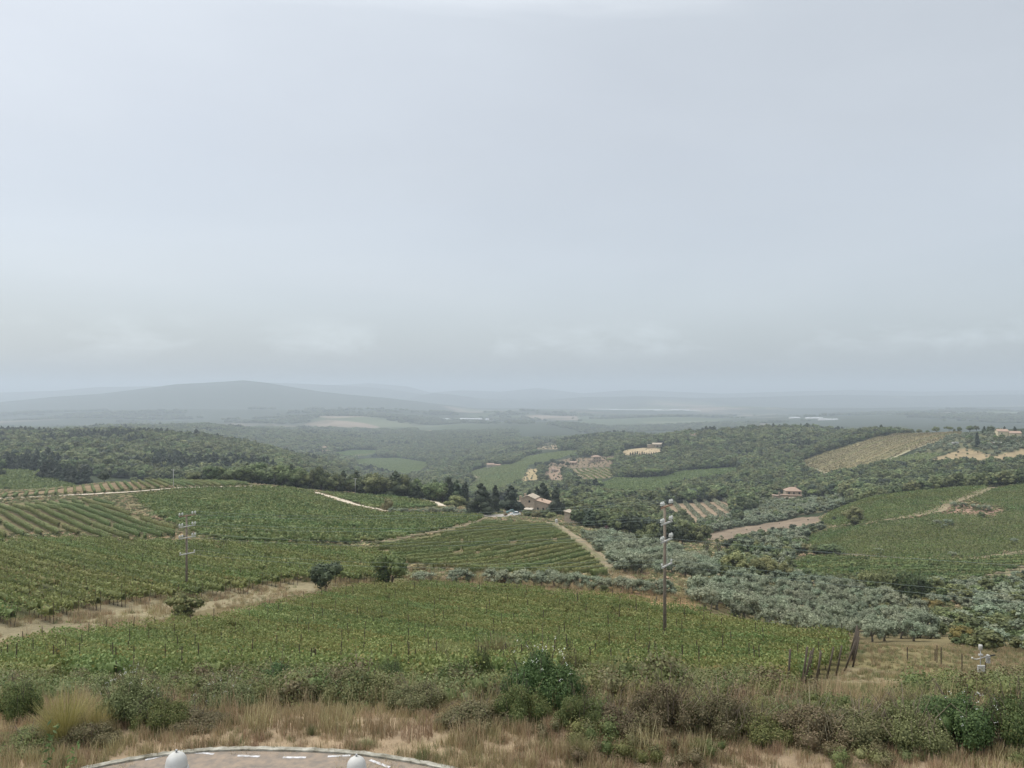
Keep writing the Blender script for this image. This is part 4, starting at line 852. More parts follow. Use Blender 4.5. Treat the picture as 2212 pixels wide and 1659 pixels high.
e = tag(empty('red_awning', (px_ - 2.8, py_ - 0.6, pz_)), 'red shade canopy on posts behind the parked cars', 'canopy')
MB().add([(0,0,1.9),(5.6,0,1.9),(5.6,2.4,2.7),(0,2.4,2.7),(0,0,1.97),(5.6,0,1.97),(5.6,2.4,2.77),(0,2.4,2.77)], [(3,2,1,0),(4,5,6,7),(0,1,5,4),(1,2,6,5),(2,3,7,6),(3,0,4,7)]).build('cloth', plain_mat('faded_red_cloth', (0.36,0.10,0.075), (0.27,0.12,0.08), 1.2), e)
for x, y, z in ((0.1,0.1,1.9),(5.5,0.1,1.9),(0.1,2.3,2.66),(5.5,2.3,2.66)): MB().tube([(x,y,-0.5),(x,y,z)],0.05,6).build('post', M_GALV, e)
# parked cars
M_RUB = plain_mat('tyre_rubber', (0.03,0.03,0.03), None, 5); M_CARGL = plain_mat('car_glass', (0.10,0.13,0.14), (0.07,0.09,0.10), 2, 0.15, spec=0.6)
def car(u, v, rz, colour, label, L=4.1, H=1.48):
    x, y, z = at(u, v, 255, 330); e = tag(empty('parked_car', (x, y, z), rz), label, 'car', 'cars parked by the farmhouse'); m_ = plain_mat('car_paint', colour, tuple(c * .93 for c in colour), 1, 0.3, spec=0.5)
    prof_ = [(-L/2,0.32),(-L/2+.03,0.72),(-L/2+.25,0.90),(-L*.20,0.97),(L*.40,0.97),(L/2-.05,0.86),(L/2,0.45),(L/2-.1,0.30)]; w = 0.84
    n = len(prof_); b = MB().add([(x_, s * w * (1 if z_ < 0.8 else 0.95), z_) for s in (-1, 1) for x_, z_ in prof_], [tuple(range(n)), tuple(range(2*n-1, n-1, -1))] + [(i, n+i, n+(i+1) % n, (i+1) % n) for i in range(n)]); b.build('body', m_, e)
    c_ = [(-L*.21,0.972),(-L*.07,H-.06),(L*.02,H),(L*.25,H-.02),(L*.40,0.972)]; n = len(c_)
    MB().add([(x_, s * (0.78 if z_ < 1.1 else 0.62), z_) for s in (-1, 1) for x_, z_ in c_], [tuple(range(n)), tuple(range(2*n-1, n-1, -1))] + [(i, n+i, n+(i+1) % n, (i+1) % n) for i in range(n)]).build('windows', M_CARGL, e)
    MB().add([(L*-.05,-.58,H-.02),(L*.24,-.58,H-.015),(L*.24,.58,H-.015),(L*-.05,.58,H-.02),(L*-.05,-.56,H+.03),(L*.24,-.56,H+.03),(L*.24,.56,H+.03),(L*-.05,.56,H+.03)], [(3,2,1,0),(4,5,6,7),(0,1,5,4),(1,2,6,5),(2,3,7,6),(3,0,4,7)]).build('roof', m_, e)
    for sx in (-.31, .31):
        for sy in (-1, 1):
            wh = MB().tube([(sx*L, sy*.80-.09, .31), (sx*L, sy*.80+.09, .31)], .31, 14).build('wheel', M_RUB, e); MB().tube([(sx*L, sy*.895-.004*sy, .31), (sx*L, sy*.91, .31)], .18, 10).build('rim', M_GALV, wh)
car(1113, 1113.5, 0.1, (0.70,0.72,0.72), 'white car parked nearest the vineyard in front of the farmhouse')
car(1104, 1109, 0.35, (0.10,0.20,0.19), 'dark teal car parked just behind the white one', 3.9)
car(1120, 1107.5, -0.05, (0.66,0.68,0.70), 'pale car parked under the edge of the red canopy', 4.0)
# villa on the right
vx, vy, vz = at(1717, 1082, 430, 520)
house('villa', (vx - 5.2, vy, vz), math.radians(-6), 'villa with a broad hipped terracotta roof above an olive slope',
    [(0.5, 10.0, 3.0, 11.0, 5.7, 'hip', 2.2), (-3.5, 10.6, 0.0, 2.9, 3.3, 'sx', 0.5), (-8.0, -3.6, 0.6, 5.0, 2.8, 'sx', 0.4), (-1.8, 4.2, -3.4, -0.1, 2.2, 'flat', 0)],
    [('window','f',2.2,3.9,1.2,1.3,3.0), ('window','f',5.2,3.9,0.9,1.3,3.0), ('window','f',8.6,3.9,1.2,1.3,3.0), ('window','r',6.5,3.9,1.2,1.2,10.0), ('window','f',8.4,0.9,1.6,1.6,0.0), ('door','f',0.2,0.02,1.8,1.9,-3.4), ('door','f',2.7,0.02,1.8,1.9,-3.4), ('window','f',-6,0.9,1.0,1.1,0.6)], M_OCHRE, M_TERRA, [(-4.4,1.2,2.8,5.2,0.9),(7.6,8.2,6.6,8.6,0.7)], 'villa')
bx, by, bz = at(1290, 999, 650, 1900)
house('tower_house', (bx - 5.5, by, bz), math.radians(12), 'square tan farmhouse above the brown striped vineyard', [(0, 11.5, 0, 9, 7.2, 'hip', 1.8), (11.7, 17, 1, 6, 2.6, 'sx', 0.4), (-5, -0.2, 1, 6, 2.4, 'sx', 0.4)], [('window','f',x,z,1.0,1.5,0.0) for x in (2.2,5.8,9.4) for z in (1.0,4.4)], M_OCHRE, M_TERRA, (), 'farmhouse')
bx, by, bz = at(1237, 1004, 650, 1900)
house('barn', (bx - 4, by, bz), math.radians(-20), 'low barn with a pale gable left of the square tan farmhouse', [(0, 9, 0, 6, 3.2, 'gx', 1.4)], [('door','f',4.5,0.05,2.4,2.4,0.0), ('window','f',1.5,1.2,0.9,0.9,0.0)], M_OCHRE, M_TERRA, (), 'barn')
bx, by, bz = at(1199, 1020, 600, 1900)
house('hillside_ruin', (bx - 5, by, bz), math.radians(15), 'reddish stone cottage on the bare bank behind the farmhouse', [(0, 10, 0, 5, 2.8, 'sx', 0.8), (3, 7, 5.1, 9, 3.6, 'gx', 1.0)], [('door','f',5,0.05,1.2,2.0,0.0), ('window','f',2,1.1,0.8,0.9,0.0), ('window','f',8,1.1,0.8,0.9,0.0)], M_STONE, M_TERRA, (), 'cottage')
bx, by, bz = at(1420, 966, 850, 2200)
house('farm_building', (bx - 7, by, bz), math.radians(-8), 'long tan farm building at the top of the straw coloured field', [(0, 15, 0, 8, 4.0, 'gx', 1.8), (-7, -0.2, 1, 6, 3.0, 'sx', 0.4)], [('door','f',7,0.05,2.2,2.6,0.0), ('window','f',3,1.3,1.1,1.2,0.0), ('window','f',11.5,1.3,1.1,1.2,0.0)], M_OCHRE, M_TILEG, (), 'farm building')
bx, by, bz = at(1503, 953, 850, 2200)
house('white_house', (bx - 7, by, bz + 1.5), math.radians(14), 'white gabled house alone near the top of the wooded ridge', [(0, 14, 0, 10, 7.0, 'gx', 2.2)], [('window','f',x,z,1.2,1.5,0.0) for x in (2.5,7,11.5) for z in (1.2,4.4)], M_WHITEW, M_TERRA, (), 'house')
bx, by, bz = at(1065, 1010, 800, 1900)
house('long_farm', (bx - 10, by, bz), math.radians(4), 'long low reddish farmhouse beside the green valley field', [(0, 12, 0, 8, 4.6, 'gx', 1.8), (12.2, 22, 1, 7, 3.4, 'gx', 1.4)], [('window','f',x,1.4,1.2,1.4,0.0) for x in (2,5,8)] + [('door','f',17,0.05,2.4,2.4,1.0)], M_STONE, M_TERRA, (), 'farmhouse')
hx, hy, hz = at(2186, 946, 560, 760)
house('yellow_house', (hx - 7, hy, hz), math.radians(-14), 'cream house with tiled roofs on the right-hand hilltop', [(-4, 4.2, 1.5, 9, 5.2, 'gx', 1.7), (4.4, 13.4, 0, 6.5, 3.9, 'gx', 1.5)], [('window','f',9,1.5,0.8,1.6,0.0), ('window','f',-1,3.0,0.9,1.1,1.5), ('window','r',3,1.6,0.9,1.1,13.4)], M_CREAM, M_TERRA, [(0, 5, 6.2, 7.8, 0.7)], 'house')
hx, hy, hz = at(2156, 962, 560, 760)
e = tag(empty('open_shed', (hx - 4, hy, hz)), 'long open sided shed with a pale roof below the hilltop house', 'shed'); MB().box(0, 9, 0, 3.4, 2.1, 2.3).build('roof', M_WHITEW, e); MB().box(-2.6, -0.2, 0.2, 3.2, -0.5, 2.6).build('wall', M_OCHRE, e)
for x in (0.3, 3.1, 5.9, 8.7): MB().tube([(x,0.3,-0.5),(x,0.3,2.1)],0.1,6).build('post', M_WOODD, e)
hx, hy, hz = at(2066, 961, 560, 780)
e = tag(empty('white_trailer', (hx - 2.5, hy, hz + 0.3), 0.2), 'white trailer parked alone among the terrace olives', 'trailer'); MB().box(0, 5.4, 0, 2.2, 0.75, 2.0).build('body', M_WHITE, e)
for y in (0.1, 2.1): MB().tube([(2.7,y-.1,.25),(2.7,y+.1,.25)],.38,12).build('wheel', M_RUB, e)
MB().tube([(5.4,1.1,.8),(6.8,1.1,.55)],0.05,6).build('tow_bar', M_GALV, e)
# valley hamlets
for (u, v, w, h, mt, lab) in ((703, 984, 16, 9, M_OCHRE, 'tan hamlet house with a tall wall, right of the valley cypresses'), (612, 977, 14, 6, M_OCHRE, 'low ochre house among cypresses on the left valley rim'), (628, 979, 11, 7, M_STONEP, 'pale house tucked behind the left valley cypresses'), (700, 978, 8, 12, M_STONEP, 'narrow pale tower house in the small hamlet'),
        (672, 990, 13, 5, M_STONE, 'low stone building among the bushes of the hamlet'), (880, 938, 26, 8, M_OCHRE, 'long reddish village house on the distant green ridge'), (925, 935, 22, 7, M_TERRA, 'red roofed village house on the distant green ridge')):
    bx, by, bz = at(u, v, 700, 3200)
    house('hamlet_house', (bx - w/2, by, bz), math.radians(random.uniform(-15, 15)), lab, [(0, w, 0, 9, h, 'gx', 2.0)], [('window','f',w*.3,1.5,1.2,1.5,0.0), ('window','f',w*.7,1.5,1.2,1.5,0.0)], mt, M_TERRA, (), 'house')
M_GREENH = plain_mat('pale_shed_roof', (0.62,0.64,0.66), (0.5,0.52,0.54), 0.05)
k_ = 0
for (u, v, w, D_) in ((968,907,180,60),(1000,906,60,40),(1036,906.5,190,55),(1060,908,70,40),(1303,885,190,60),(1345,886,150,60),(1395,886,210,60),(1440,887,160,60),(1470,886,120,60),(1495,887.5,110,50),(2265,912,90,40),(1760,905,110,50),(1790,908,120,50),(1718,904,70,40)):
    bx, by, bz = at(u, v, 2500, 9000)
    house('distant_warehouse', (bx - w/2 * by/5000, by, bz - 2), random.uniform(-.1, .1), 'long white roofed shed on the hazy plain', [(0, w * by/5000, 0, D_ * .35, 6, 'gx', 2.5)], [], M_WHITEW, M_GREENH, (), 'warehouse', 'pale sheds on the far plain'); k_ += 1

# ------------------------------------------------------------------ trees one can tell apart
T = tree
def behind(u, vtop, d, label, w):
    x = (u - CU) / F * d; plant_at('pine', x, d, zv(d, vtop) - float(G(x, d)), label, None, w, L_CYP)
# around the farmhouse
T('pine', 1039, 1112, 73, 'broad dark conifer at the left end of the farmhouse row', wide=1.6, mat=L_CYP, dmin=270, dmax=345)
T('pine', 1053, 1110, 50, 'shorter dark conifer squeezed beside the pointed cypress', wide=1.2, mat=L_CYP, dmin=270, dmax=345)
T('cypress', 1070, 1108, 64, 'pointed dense cypress left of the carport', wide=1.5, dmin=270, dmax=345)
T('pine', 1104, 1106, 62, 'dark rounded conifer against the left corner of the farmhouse', wide=1.6, mat=L_CYP, dmin=270, dmax=345)
behind(1173, 1038, 340, 'largest dark conifer behind the farmhouse roof', 1.25)
behind(1160, 1047, 340, 'dark conifer behind the chimney of the farmhouse', 1.0)
behind(1201, 1046, 326, 'pointed dark fir right of the farmhouse', 1.1)
behind(1143, 1056, 340, 'smaller dark fir left of the big conifer behind the roof', 0.9)
for u, v, h, k, mt, w, lab in ((1139,1116,16,'shrub',L_OAK,1.8,'green bush under the awning of the farmhouse'), (1158,1118,19,'shrub',L_WILLOW,1.5,'pale green bush in front of the farmhouse wall'), (1175,1118,20,'shrub',L_OAK,1.5,'dark bush at the right corner of the farmhouse'), (1192,1121,17,'shrub',L_WILLOW,1.6,'rounded bush between farmhouse and white tank'), (1178,1106,13,'shrub',L_OAK,1.4,'small round bush against the right wing wall'),
        (1211,1136,9,'shrub',L_REED,1.2,'spiky pale bush beside the outbuilding'), (1092,1115,8,'shrub',L_RUST,1.6,'low brownish bush beside the parked cars'), (1080,1108,7,'shrub',L_DARK,2.2,'clipped dark hedge bush below the carport'), (1222,1141,5,'shrub',L_OAK,1.6,'low bush at the foot of the outbuilding'),
        (1225,1108,34,'tall',L_LIGHT,1.6,'light green tree between the fir and the outbuilding'), (1244,1112,30,'oak',L_OAK,1.2,'round tree behind the outbuilding roof'), (1310,1157,22,'oak',L_RED,1.3,'dark purple leaved tree beyond the olive grove'),
        (1272,1130,44,'oak',L_OAK,1.1,'large green tree right of the outbuilding'), (1300,1140,36,'oak',L_OAK,1.2,'broad green tree behind the purple one'), (1335,1150,30,'oak',L_DARK,1.2,'dark green tree right of the purple one'), (1392,1190,50,'oak',L_OAK,1.15,'big dark green oak standing at the edge of the olive grove'), (1440,1180,52,'oak',L_DARK,1.2,'dark tree hidden behind the tall utility pole'), (1352,1175,26,'shrub',L_OLIVE,1.2,'grey green bush left of the big dark oak'),
        (1474,1178,44,'oak',L_DARK,1.1,'dark tree right of the tall utility pole'), (1500,1172,36,'oak',L_OAK,1.2,'green tree left of the bare branched trees')):
    T(k, u, v, h, lab, wide=w, mat=mt, dmin=180, dmax=420)
# sparse poplars left of the ploughed field
for u, v, h, lab in ((1527,1208,56,'thin leafed tree with bare upper branches, left one of the pair'), (1553,1212,60,'thin leafed tree with bare upper branches, right one of the pair')):
    x, y, z = hit(u, v, 150, 300); H = h * y / F; e = tag(empty('sparse_tree', (x, y, z - .2)), lab, 'tree'); b = MB(); tips = []
    for i in range(7):
        an = i * 0.9; tp = (math.cos(an)*H*.16*(.5+.1*i), math.sin(an)*H*.16, H*(0.72+.045*i)); b.tube([(0,0,0),(tp[0]*.25,tp[1]*.25,H*.4),tp],[H*.018,H*.011,H*.003],5); tips.append(tp)
    b.build('trunk', M_BARKG, e); rg = np.random.default_rng(i + u)
    Lb = [(a_*.8, b_*.8, c_*(.62 if q_ % 2 else .9), H*.085) for q_, (a_, b_, c_) in enumerate(tips)] + [(0,0,H*.3,H*.16),(H*.1,0,H*.22,H*.15),(-H*.1,0,H*.2,H*.14)]
    V_, F_ = crown_geo(Lb, 620, H*.022, rg, core=0, inner=0.3); link('crown', np_mesh('sparse_crown', V_, F_, L_OAK), e)
# near trees
T('oak', 703, 1279, 74, 'small dark rounded tree with a short trunk by the dry track', wide=1.15, mat=L_DARK, dmin=75, dmax=130)
T('shrub', 841, 1266, 82, 'dense rounded green bush tree at the back of the nearest vineyard', wide=1.12, mat=L_BRAM, dmin=85, dmax=130)
T('shrub', 398, 1336, 62, 'round bush at the foot of the slim utility pole', wide=1.4, mat=L_BRAM, dmin=60, dmax=95)
for u, v, h, w, lab in ((912,1258,27,2.3,'low spreading grey olive right of the rounded bush tree'), (985,1258,32,1.5,'left grey olive of the touching pair behind the vineyard'), (1008,1256,30,1.3,'right grey olive of the touching pair behind the vineyard'), (1062,1263,37,1.3,'leftmost olive of the hedge like row behind the vineyard'), (1092,1266,40,1.3,'tall olive near the left end of the row behind the vineyard')):
    T('olive', u, v, h, lab, wide=w, dmin=85, dmax=130)
for u, v, h, w, mt, lab in ((1090,1266,20,1.6,L_RUST,'yellowish shrub in front of the left olive'), (1305,1284,24,0.9,L_OAK,'small dark upright shrub among the olives behind the vineyard'), (1502,1300,18,1.5,L_LIGHT,'small bright green fig bush among the olives'), (1455,1300,14,1.6,L_WILLOW,'low pale shrub behind the tall pole'), (1645,1300,22,1.3,L_OAK,'green bush inside the big olive grove'),
        (660,1176,12,1.8,L_OLIVE,'low grey bush left on the line between two vineyards'), (693,1174,13,1.7,L_OLIVE,'grey bush in the middle of the line between two vineyards'), (720,1172,13,1.9,L_OLIVE,'grey bush right on the line between two vineyards'), (640,1172,12,1.0,L_OAK,'small dark green bush on the line between two vineyards'), (735,1200,12,2.2,L_OLIVE,'low grey patch of bush inside the left vineyard'),
        (905,1236,22,1.8,L_WILLOW,'olive green shrub behind the rounded bush tree'), (930,1228,14,1.5,L_OAK,'small dark shrub at the lower left corner of the neat vineyard')):
    T('shrub', u, v, h, lab, wide=w, mat=mt, dmin=75, dmax=190)
for i in range(13):
    u = 1120 + i * 27 + RNG.uniform(-6, 6); T('olive', u, 1266 + max(0, i - 2) * 2.2, RNG.uniform(33, 43), 'grey green olive in the row along the far edge of the nearest vineyard', 'olives along the vineyard edge', wide=1.3, dmin=80, dmax=130)
# light willows, canes and shrubs in the right-hand hollow
for u, v, h, k, w, mt, lab in ((1590,1246,58,'oak',1.3,L_WILLOW,'pale tree at the left of the hollow beside the olive grove'), (1632,1252,50,'oak',1.2,L_WILLOW,'small pale tree in the middle of the hollow'), (1660,1254,54,'oak',1.4,L_WILLOW,'broad pale yellowish tree in the hollow'), (1700,1254,42,'oak',1.4,L_WILLOW,'pale tree at the right of the hollow'), (1575,1238,26,'shrub',1.5,L_OAK,'dark bush under the pale trees of the hollow'), (1672,1256,18,'shrub',1.5,L_OAK,'dark green low bush below the pale trees'),
        (1842,1133,44,'tall',1.9,L_WILLOW,'feathery pale topped tree standing in the right vineyard'), (1846,1136,22,'shrub',1.3,L_OAK,'dark bush at the foot of the feathery tree'), (1803,1128,14,'shrub',0.9,L_DARK,'small dark tree left of the feathery one'), (1796,1197,26,'shrub',2.3,L_OAK,'wide green thicket at the lower left of the right vineyard'), (1760,1196,22,'shrub',1.6,L_OAK,'green bush beside the short dirt track'), (1735,1195,24,'shrub',1.5,L_WILLOW,'pale bush left of the short dirt track'),
        (2023,1136,15,'olive',1.6,L_OLIVE,'left grey olive in the island of the right vineyard'), (2050,1134,16,'olive',1.5,L_OLIVE,'right grey olive in the island of the right vineyard'), (2036,1140,10,'shrub',2.4,L_OLIVE,'low grey bush between the island olives'), (2118,1116,12,'shrub',1.9,L_OAK,'dark bush on the bare patch of the right vineyard'), (2190,1176,16,'olive',1.3,L_OLIVE,'lone olive near the right edge of the right vineyard'), (2060,1094,11,'olive',1.6,L_OLIVE,'left olive of the row above the bare patch'), (2080,1096,12,'olive',1.6,L_OLIVE,'middle olive of the row above the bare patch'), (2108,1099,13,'olive',1.6,L_OLIVE,'third olive of the row above the bare patch'), (2132,1104,17,'olive',1.3,L_OLIVE,'right olive of the row above the bare patch'), (2030,1092,8,'shrub',1.3,L_OLIVE,'small bush where the brown track bends'),
        (1895,1196,13,'shrub',2.2,L_OLIVE,'grey bush at the seam of the right vineyard blocks'), (2060,1202,12,'shrub',2.4,L_OLIVE,'low grey shrub at the seam further right'), (1690,1152,14,'shrub',1.4,L_OAK,'bush at the right end of the ploughed field'), (1670,1146,9,'shrub',1.2,L_DARK,'tiny dark bush on the ploughed field edge'), (1710,1170,22,'oak',1.2,L_DARK,'dark round tree under the ploughed field'), (1668,1164,18,'pine',1.2,L_DARK,'small pointed dark tree below the ploughed field')):
    T(k, u, v, h, lab, wide=w, mat=mt, dmin=140, dmax=430)
for u, v, h, w, mt, lab in ((2078,1392,46,1.6,L_RUST,'rust tinged round shrub left of the weather station'), (2125,1398,42,1.5,L_RUST,'rusty spreading shrub behind the weather station'), (2040,1338,30,2.0,L_OAK,'dark green shrub beyond the rusty ones'), (2170,1360,34,1.7,L_OAK,'dark green bush at the right edge above the grass'), (1985,1378,38,1.4,L_OLIVE,'pale olive bush at the right tip of the grove'), (2010,1380,32,1.3,L_OLIVE,'small olive bush standing alone by dry grass'), (2010,1320,30,1.9,L_RUST,'brownish shrub among the grove olives'), (2200,1400,30,1.8,L_OLIVE,'grey bush at the far right edge'), (2150,1330,26,2.0,L_OLIVE,'grey green shrub above the dark green bush'), (1672,1372,24,1.2,L_RUST,'yellow brown bush at the corner of the grove'), (2200,1330,24,2.0,L_RUST,'brownish scrub at the right edge of the hollow'), (2075,1345,24,2.0,L_OAK,'low green scrub behind the rusty shrub')):
    T('shrub', u, v, h, lab, wide=w, mat=mt, dmin=48, dmax=170)
# giant canes
def cane_clump(u, v, h, label, seed, n=95):
    x, y, z = hit(u, v, 100, 260); H = h * y / F; rg = np.random.default_rng(seed); e = tag(empty('cane_clump', (x, y, z - .2)), label, 'canes'); b = MB(); C = []; Nn = []; S = []
    for i in range(n):
        an = rg.uniform(0, 6.28); r = rg.uniform(0, 1) ** .5 * H * .42; bx_, by_ = r*math.cos(an), r*math.sin(an); hh = H * rg.uniform(.7, 1.05); tx_, ty_ = bx_*1.4, by_*1.4
        b.tube([(bx_,by_,0),(tx_,ty_,hh)],[.03,.012],4,False)
        for q_ in range(22): f = rg.uniform(.25, 1); C.append((bx_+(tx_-bx_)*f+rg.normal(0,.12), by_+(ty_-by_)*f+rg.normal(0,.12), hh*f+rg.normal(0,.08))); Nn.append((rg.normal(), rg.normal(), rg.normal()+.6))
    b.build('stem', M_BARKG, e); Nn = np.array(Nn); Nn /= np.linalg.norm(Nn, axis=1, keepdims=True); V_, F_ = rhombi(np.array(C), Nn, np.full(len(C), .46), rg, .26); link('foliage', np_mesh('cane_leaves', V_, F_, L_REED), e)
cane_clump(1935, 1292, 58, 'left clump of tall pale green canes behind the grove', 1); cane_clump(1975, 1298, 60, 'right clump of tall yellow green canes behind the grove', 2); cane_clump(1880, 1276, 40, 'low pale cane clump at the upper edge of the grove', 3)
cane_clump(1342, 1222, 30, 'thin reed clump where the dirt track meets the olives', 4, 40)
# olive groves
OG1 = [(1470,1300),(1560,1264),(1700,1261),(1900,1288),(2000,1333),(2030,1372),(1985,1387),(1850,1388),(1780,1374),(1700,1373),(1620,1350),(1530,1325)]
OG2 = [(1262,1166),(1330,1166),(1440,1192),(1548,1227),(1540,1248),(1440,1252),(1372,1251),(1330,1230),(1300,1200)]
rg = np.random.default_rng(5); no = 0
x, y, z = scatter_pts(OG1, 66, 185, 3.75, rg, 0.22, 0, (0.8, 0.6))
for a_, b_ in zip(x, y): plant_at('olive', a_, b_, rg.uniform(2.1, 3.4), 'silvery olive tree in the dense grove right of the nearest vineyard', 'olives of the large grove', wide=rg.uniform(0.95, 1.2)); no += 1
x, y, z = scatter_pts(OG2, 105, 265, 4.7, rg, 0.3, 0, (0.5, 0.86)); n2 = 0
for a_, b_ in zip(x, y): plant_at('olive', a_, b_, rg.uniform(3.0, 4.2), 'silvery olive tree on the slope between dirt track and dark oaks', 'olives of the slope below the farmhouse', wide=rg.uniform(1.05, 1.35)); n2 += 1
# small olives left of the big conifers
for i in range(13): T('olive', 846 + i * 14.5 + RNG.uniform(-3, 3), 1110 + RNG.uniform(-2, 1.5), RNG.uniform(12, 18), 'pale olive in the row left of the farmhouse conifers', 'olives left of the conifers', wide=1.5, dmin=240, dmax=330)
T('shrub', 835, 1103, 30, 'feathery bare bush at the end of the gravel track', wide=1.1, mat=L_WILLOW, dmin=230, dmax=330)
T('oak', 985, 1108, 34, 'broad round oak left of the dark conifers', wide=1.9, dmin=290, dmax=390); T('oak', 1012, 1104, 26, 'lower round tree touching the dark conifer', wide=1.6, dmin=290, dmax=390)
# wood along the brow
rg = np.random.default_rng(12)
for i in range(64):
    f = i / 63; u = 418 + f * 590 + rg.uniform(-7, 7); vb = np.interp(u, [420, 560, 700, 850, 960, 1010], [1040, 1048, 1066, 1076, 1088, 1098]) + rg.uniform(-9, 3); k = rg.choice(['oak', 'oak', 'pine', 'tall', 'pine'] if u < 900 else ['pine', 'cypress', 'oak', 'pine'])
    T(k, u, vb, (rg.uniform(36, 62) if u > 520 else rg.uniform(26, 42)) * (0.9 if k == 'oak' else 1), {'oak': 'green broadleaf tree in the wood along the brow', 'pine': 'dark conifer in the wood along the brow', 'tall': 'slender green tree in the wood along the brow', 'cypress': 'slim cypress in the wood along the brow'}[k], 'trees of the wood along the brow', dmin=335, dmax=480, wide=rg.uniform(0.95, 1.25) * (1.25 if k in ('pine', 'oak') else 1))
rg = np.random.default_rng(13)
for i in range(11): T('pine', 92 + i * 9.6 + rg.uniform(-3, 3), 1034 + i * 1.3 + rg.uniform(-3, 2), rg.uniform(30, 42), 'dark conifer in the tight clump at the left field corner', 'conifers of the left clump', wide=1.3, mat=L_CYP, dmin=380, dmax=520)
T('oak', 225, 1047, 27, 'lone round dark tree right of the conifer clump', wide=1.25, mat=L_DARK, dmin=330, dmax=480); T('oak', 84, 1029, 17, 'yellow green tree left of the conifer clump', wide=1.0, mat=L_LIGHT, dmin=380, dmax=560); T('oak', 4, 1030, 24, 'dark tree at the left edge of the photo above the field', wide=1.1, mat=L_DARK, dmin=380, dmax=560)
for u, v, h, lab in ((14,1065,9,'dark bush low on the left field'), (100,1056,8,'dark scrub bush above the vineyard brow'), (290,1040,12,'bush behind the middle of the vineyard brow'), (320,1038,13,'brown green bush behind the brow'), (345,1036,12,'reddish bush behind the brow near the pole'), (395,1036,14,'dark bush right of the brow pole')): T('shrub', u, v, h, lab, wide=1.7, mat=L_OAK, dmin=300, dmax=520)
# hamlet, ridge and right-hand landmarks
for i in range(8): T('cypress', 558 + i * 7 + rg.uniform(-2, 2), 978 + rg.uniform(-2, 2), rg.uniform(10, 16), 'tiny dark cypress in the cluster on the left valley rim', 'cypresses on the left valley rim', dmin=650, dmax=2200, wide=1.8)
for u, v, h, k, w, lab in ((2111,966,34,'cypress',1.3,'slim dark cypress on the terrace below the hilltop house'), (2192,944,24,'cypress',1.8,'thick cypress behind the hilltop house'), (2206,944,16,'cypress',1.6,'smaller cypress at the right photo edge'), (1834,1071,30,'cypress',1.2,'slim cypress beside the pole at the vineyard corner'), (2004,1061,36,'cypress',1.1,'slim cypress standing out of the dark wood'), (2044,1052,28,'cypress',1.2,'slim cypress right of the pale pole'), (1739,1081,24,'pine',1.0,'dark conifer at the right wall of the villa'),
        (1758,1078,22,'umbrella',1.4,'bright umbrella pine right of the villa'), (1778,1078,26,'oak',1.3,'dark round tree right of the umbrella pine'), (1694,1062,12,'cypress',1.4,'small cypress behind the villa'), (1667,1050,22,'pine',1.0,'dark conifer left behind the villa'), (2023,934,17,'oak',1.3,'first round tree on the right skyline'), (2050,931,15,'umbrella',1.4,'flat topped tree standing clear on the skyline'), (2072,933,14,'oak',0.9,'narrow tree on the skyline right of the flat topped one'), (2095,933,15,'oak',1.5,'pair sized round tree on the right skyline'), (2110,932,14,'oak',1.2,'round tree at the end of the skyline row'), (1985,936,12,'oak',1.4,'tree where the ridge wood meets the golden field'), (2003,935,9,'oak',1.3,'small bush tree on the golden field skyline'), (2061,934,9,'tall',1.2,'thin tree between the skyline trees'),
        (2140,937,18,'oak',1.3,'tree left of the hilltop house'), (2155,938,15,'oak',1.3,'dark tree behind the hilltop house terrace'), (2165,950,13,'oak',1.3,'light green tree in front of the hilltop house'), (2150,952,13,'oak',1.3,'second light green tree on the hilltop house terrace'), (2126,936,17,'pine',1.2,'dark conifer at the left of the hilltop garden'), (2170,934,14,'pine',1.4,'dark conifer behind the hilltop roofs'), (1067,1004,13,'cypress',1.8,'dark cypress at the long valley farmhouse'), (1049,1009,17,'oak',1.0,'round dark tree left of the long valley farmhouse'), (2075,1004,7,'shrub',1.6,'left green bush on the straw terraces'), (2097,1008,7,'shrub',1.6,'right green bush on the straw terraces')):
    T(k, u, v, h, lab, wide=w, dmin=320, dmax=1900, mat=(L_LIGHT if 'light green' in lab or 'bright' in lab else None))
# pines by the tan farmhouse
for i, (u, v, h) in enumerate(((1322,1004,17),(1345,1012,18),(1330,1020,20),(1362,1028,20),(1395,1032,22),(1415,1033,24),(1350,1030,18),(1440,1008,14),(1455,985,16),(1380,1006,13),(1425,1018,14),(1310,992,12),(1240,992,13),(1465,968,13),(1480,960,12),(1460,1000,12))):
    T('umbrella', u, v, h, 'bright green umbrella pine in the wood right of the square tan farmhouse', 'umbrella pines by the tan farmhouse', wide=1.45, dmin=600, dmax=1900)
for i in range(16): T('cypress', 1362 + i * 5.0, 988 + rg.uniform(-1, 1.5), rg.uniform(10, 14), 'dark cypress in the tight row under the straw coloured field', 'cypress row under the straw field', wide=1.6, dmin=750, dmax=1900)
for i in range(8): T('oak', 1160 + i * 11, 1008 + rg.uniform(-8, 4), rg.uniform(10, 15), 'dark tree on the mound around the tan farmhouse', 'dark trees near the tan farmhouse', wide=1.3, mat=L_DARK, dmin=600, dmax=1900)
for i, (u, v, h) in enumerate(((1217,1032,18),(1222,1036,16),(1180,1022,12),(1255,1044,12),(1275,1046,14),(1288,1048,16),(1296,1044,12),(1262,1046,13))): T('oak', u, v, h, 'dark tree along the edge of the brown striped vineyard', 'trees by the brown striped vineyard', wide=1.2, dmin=550, dmax=1900)
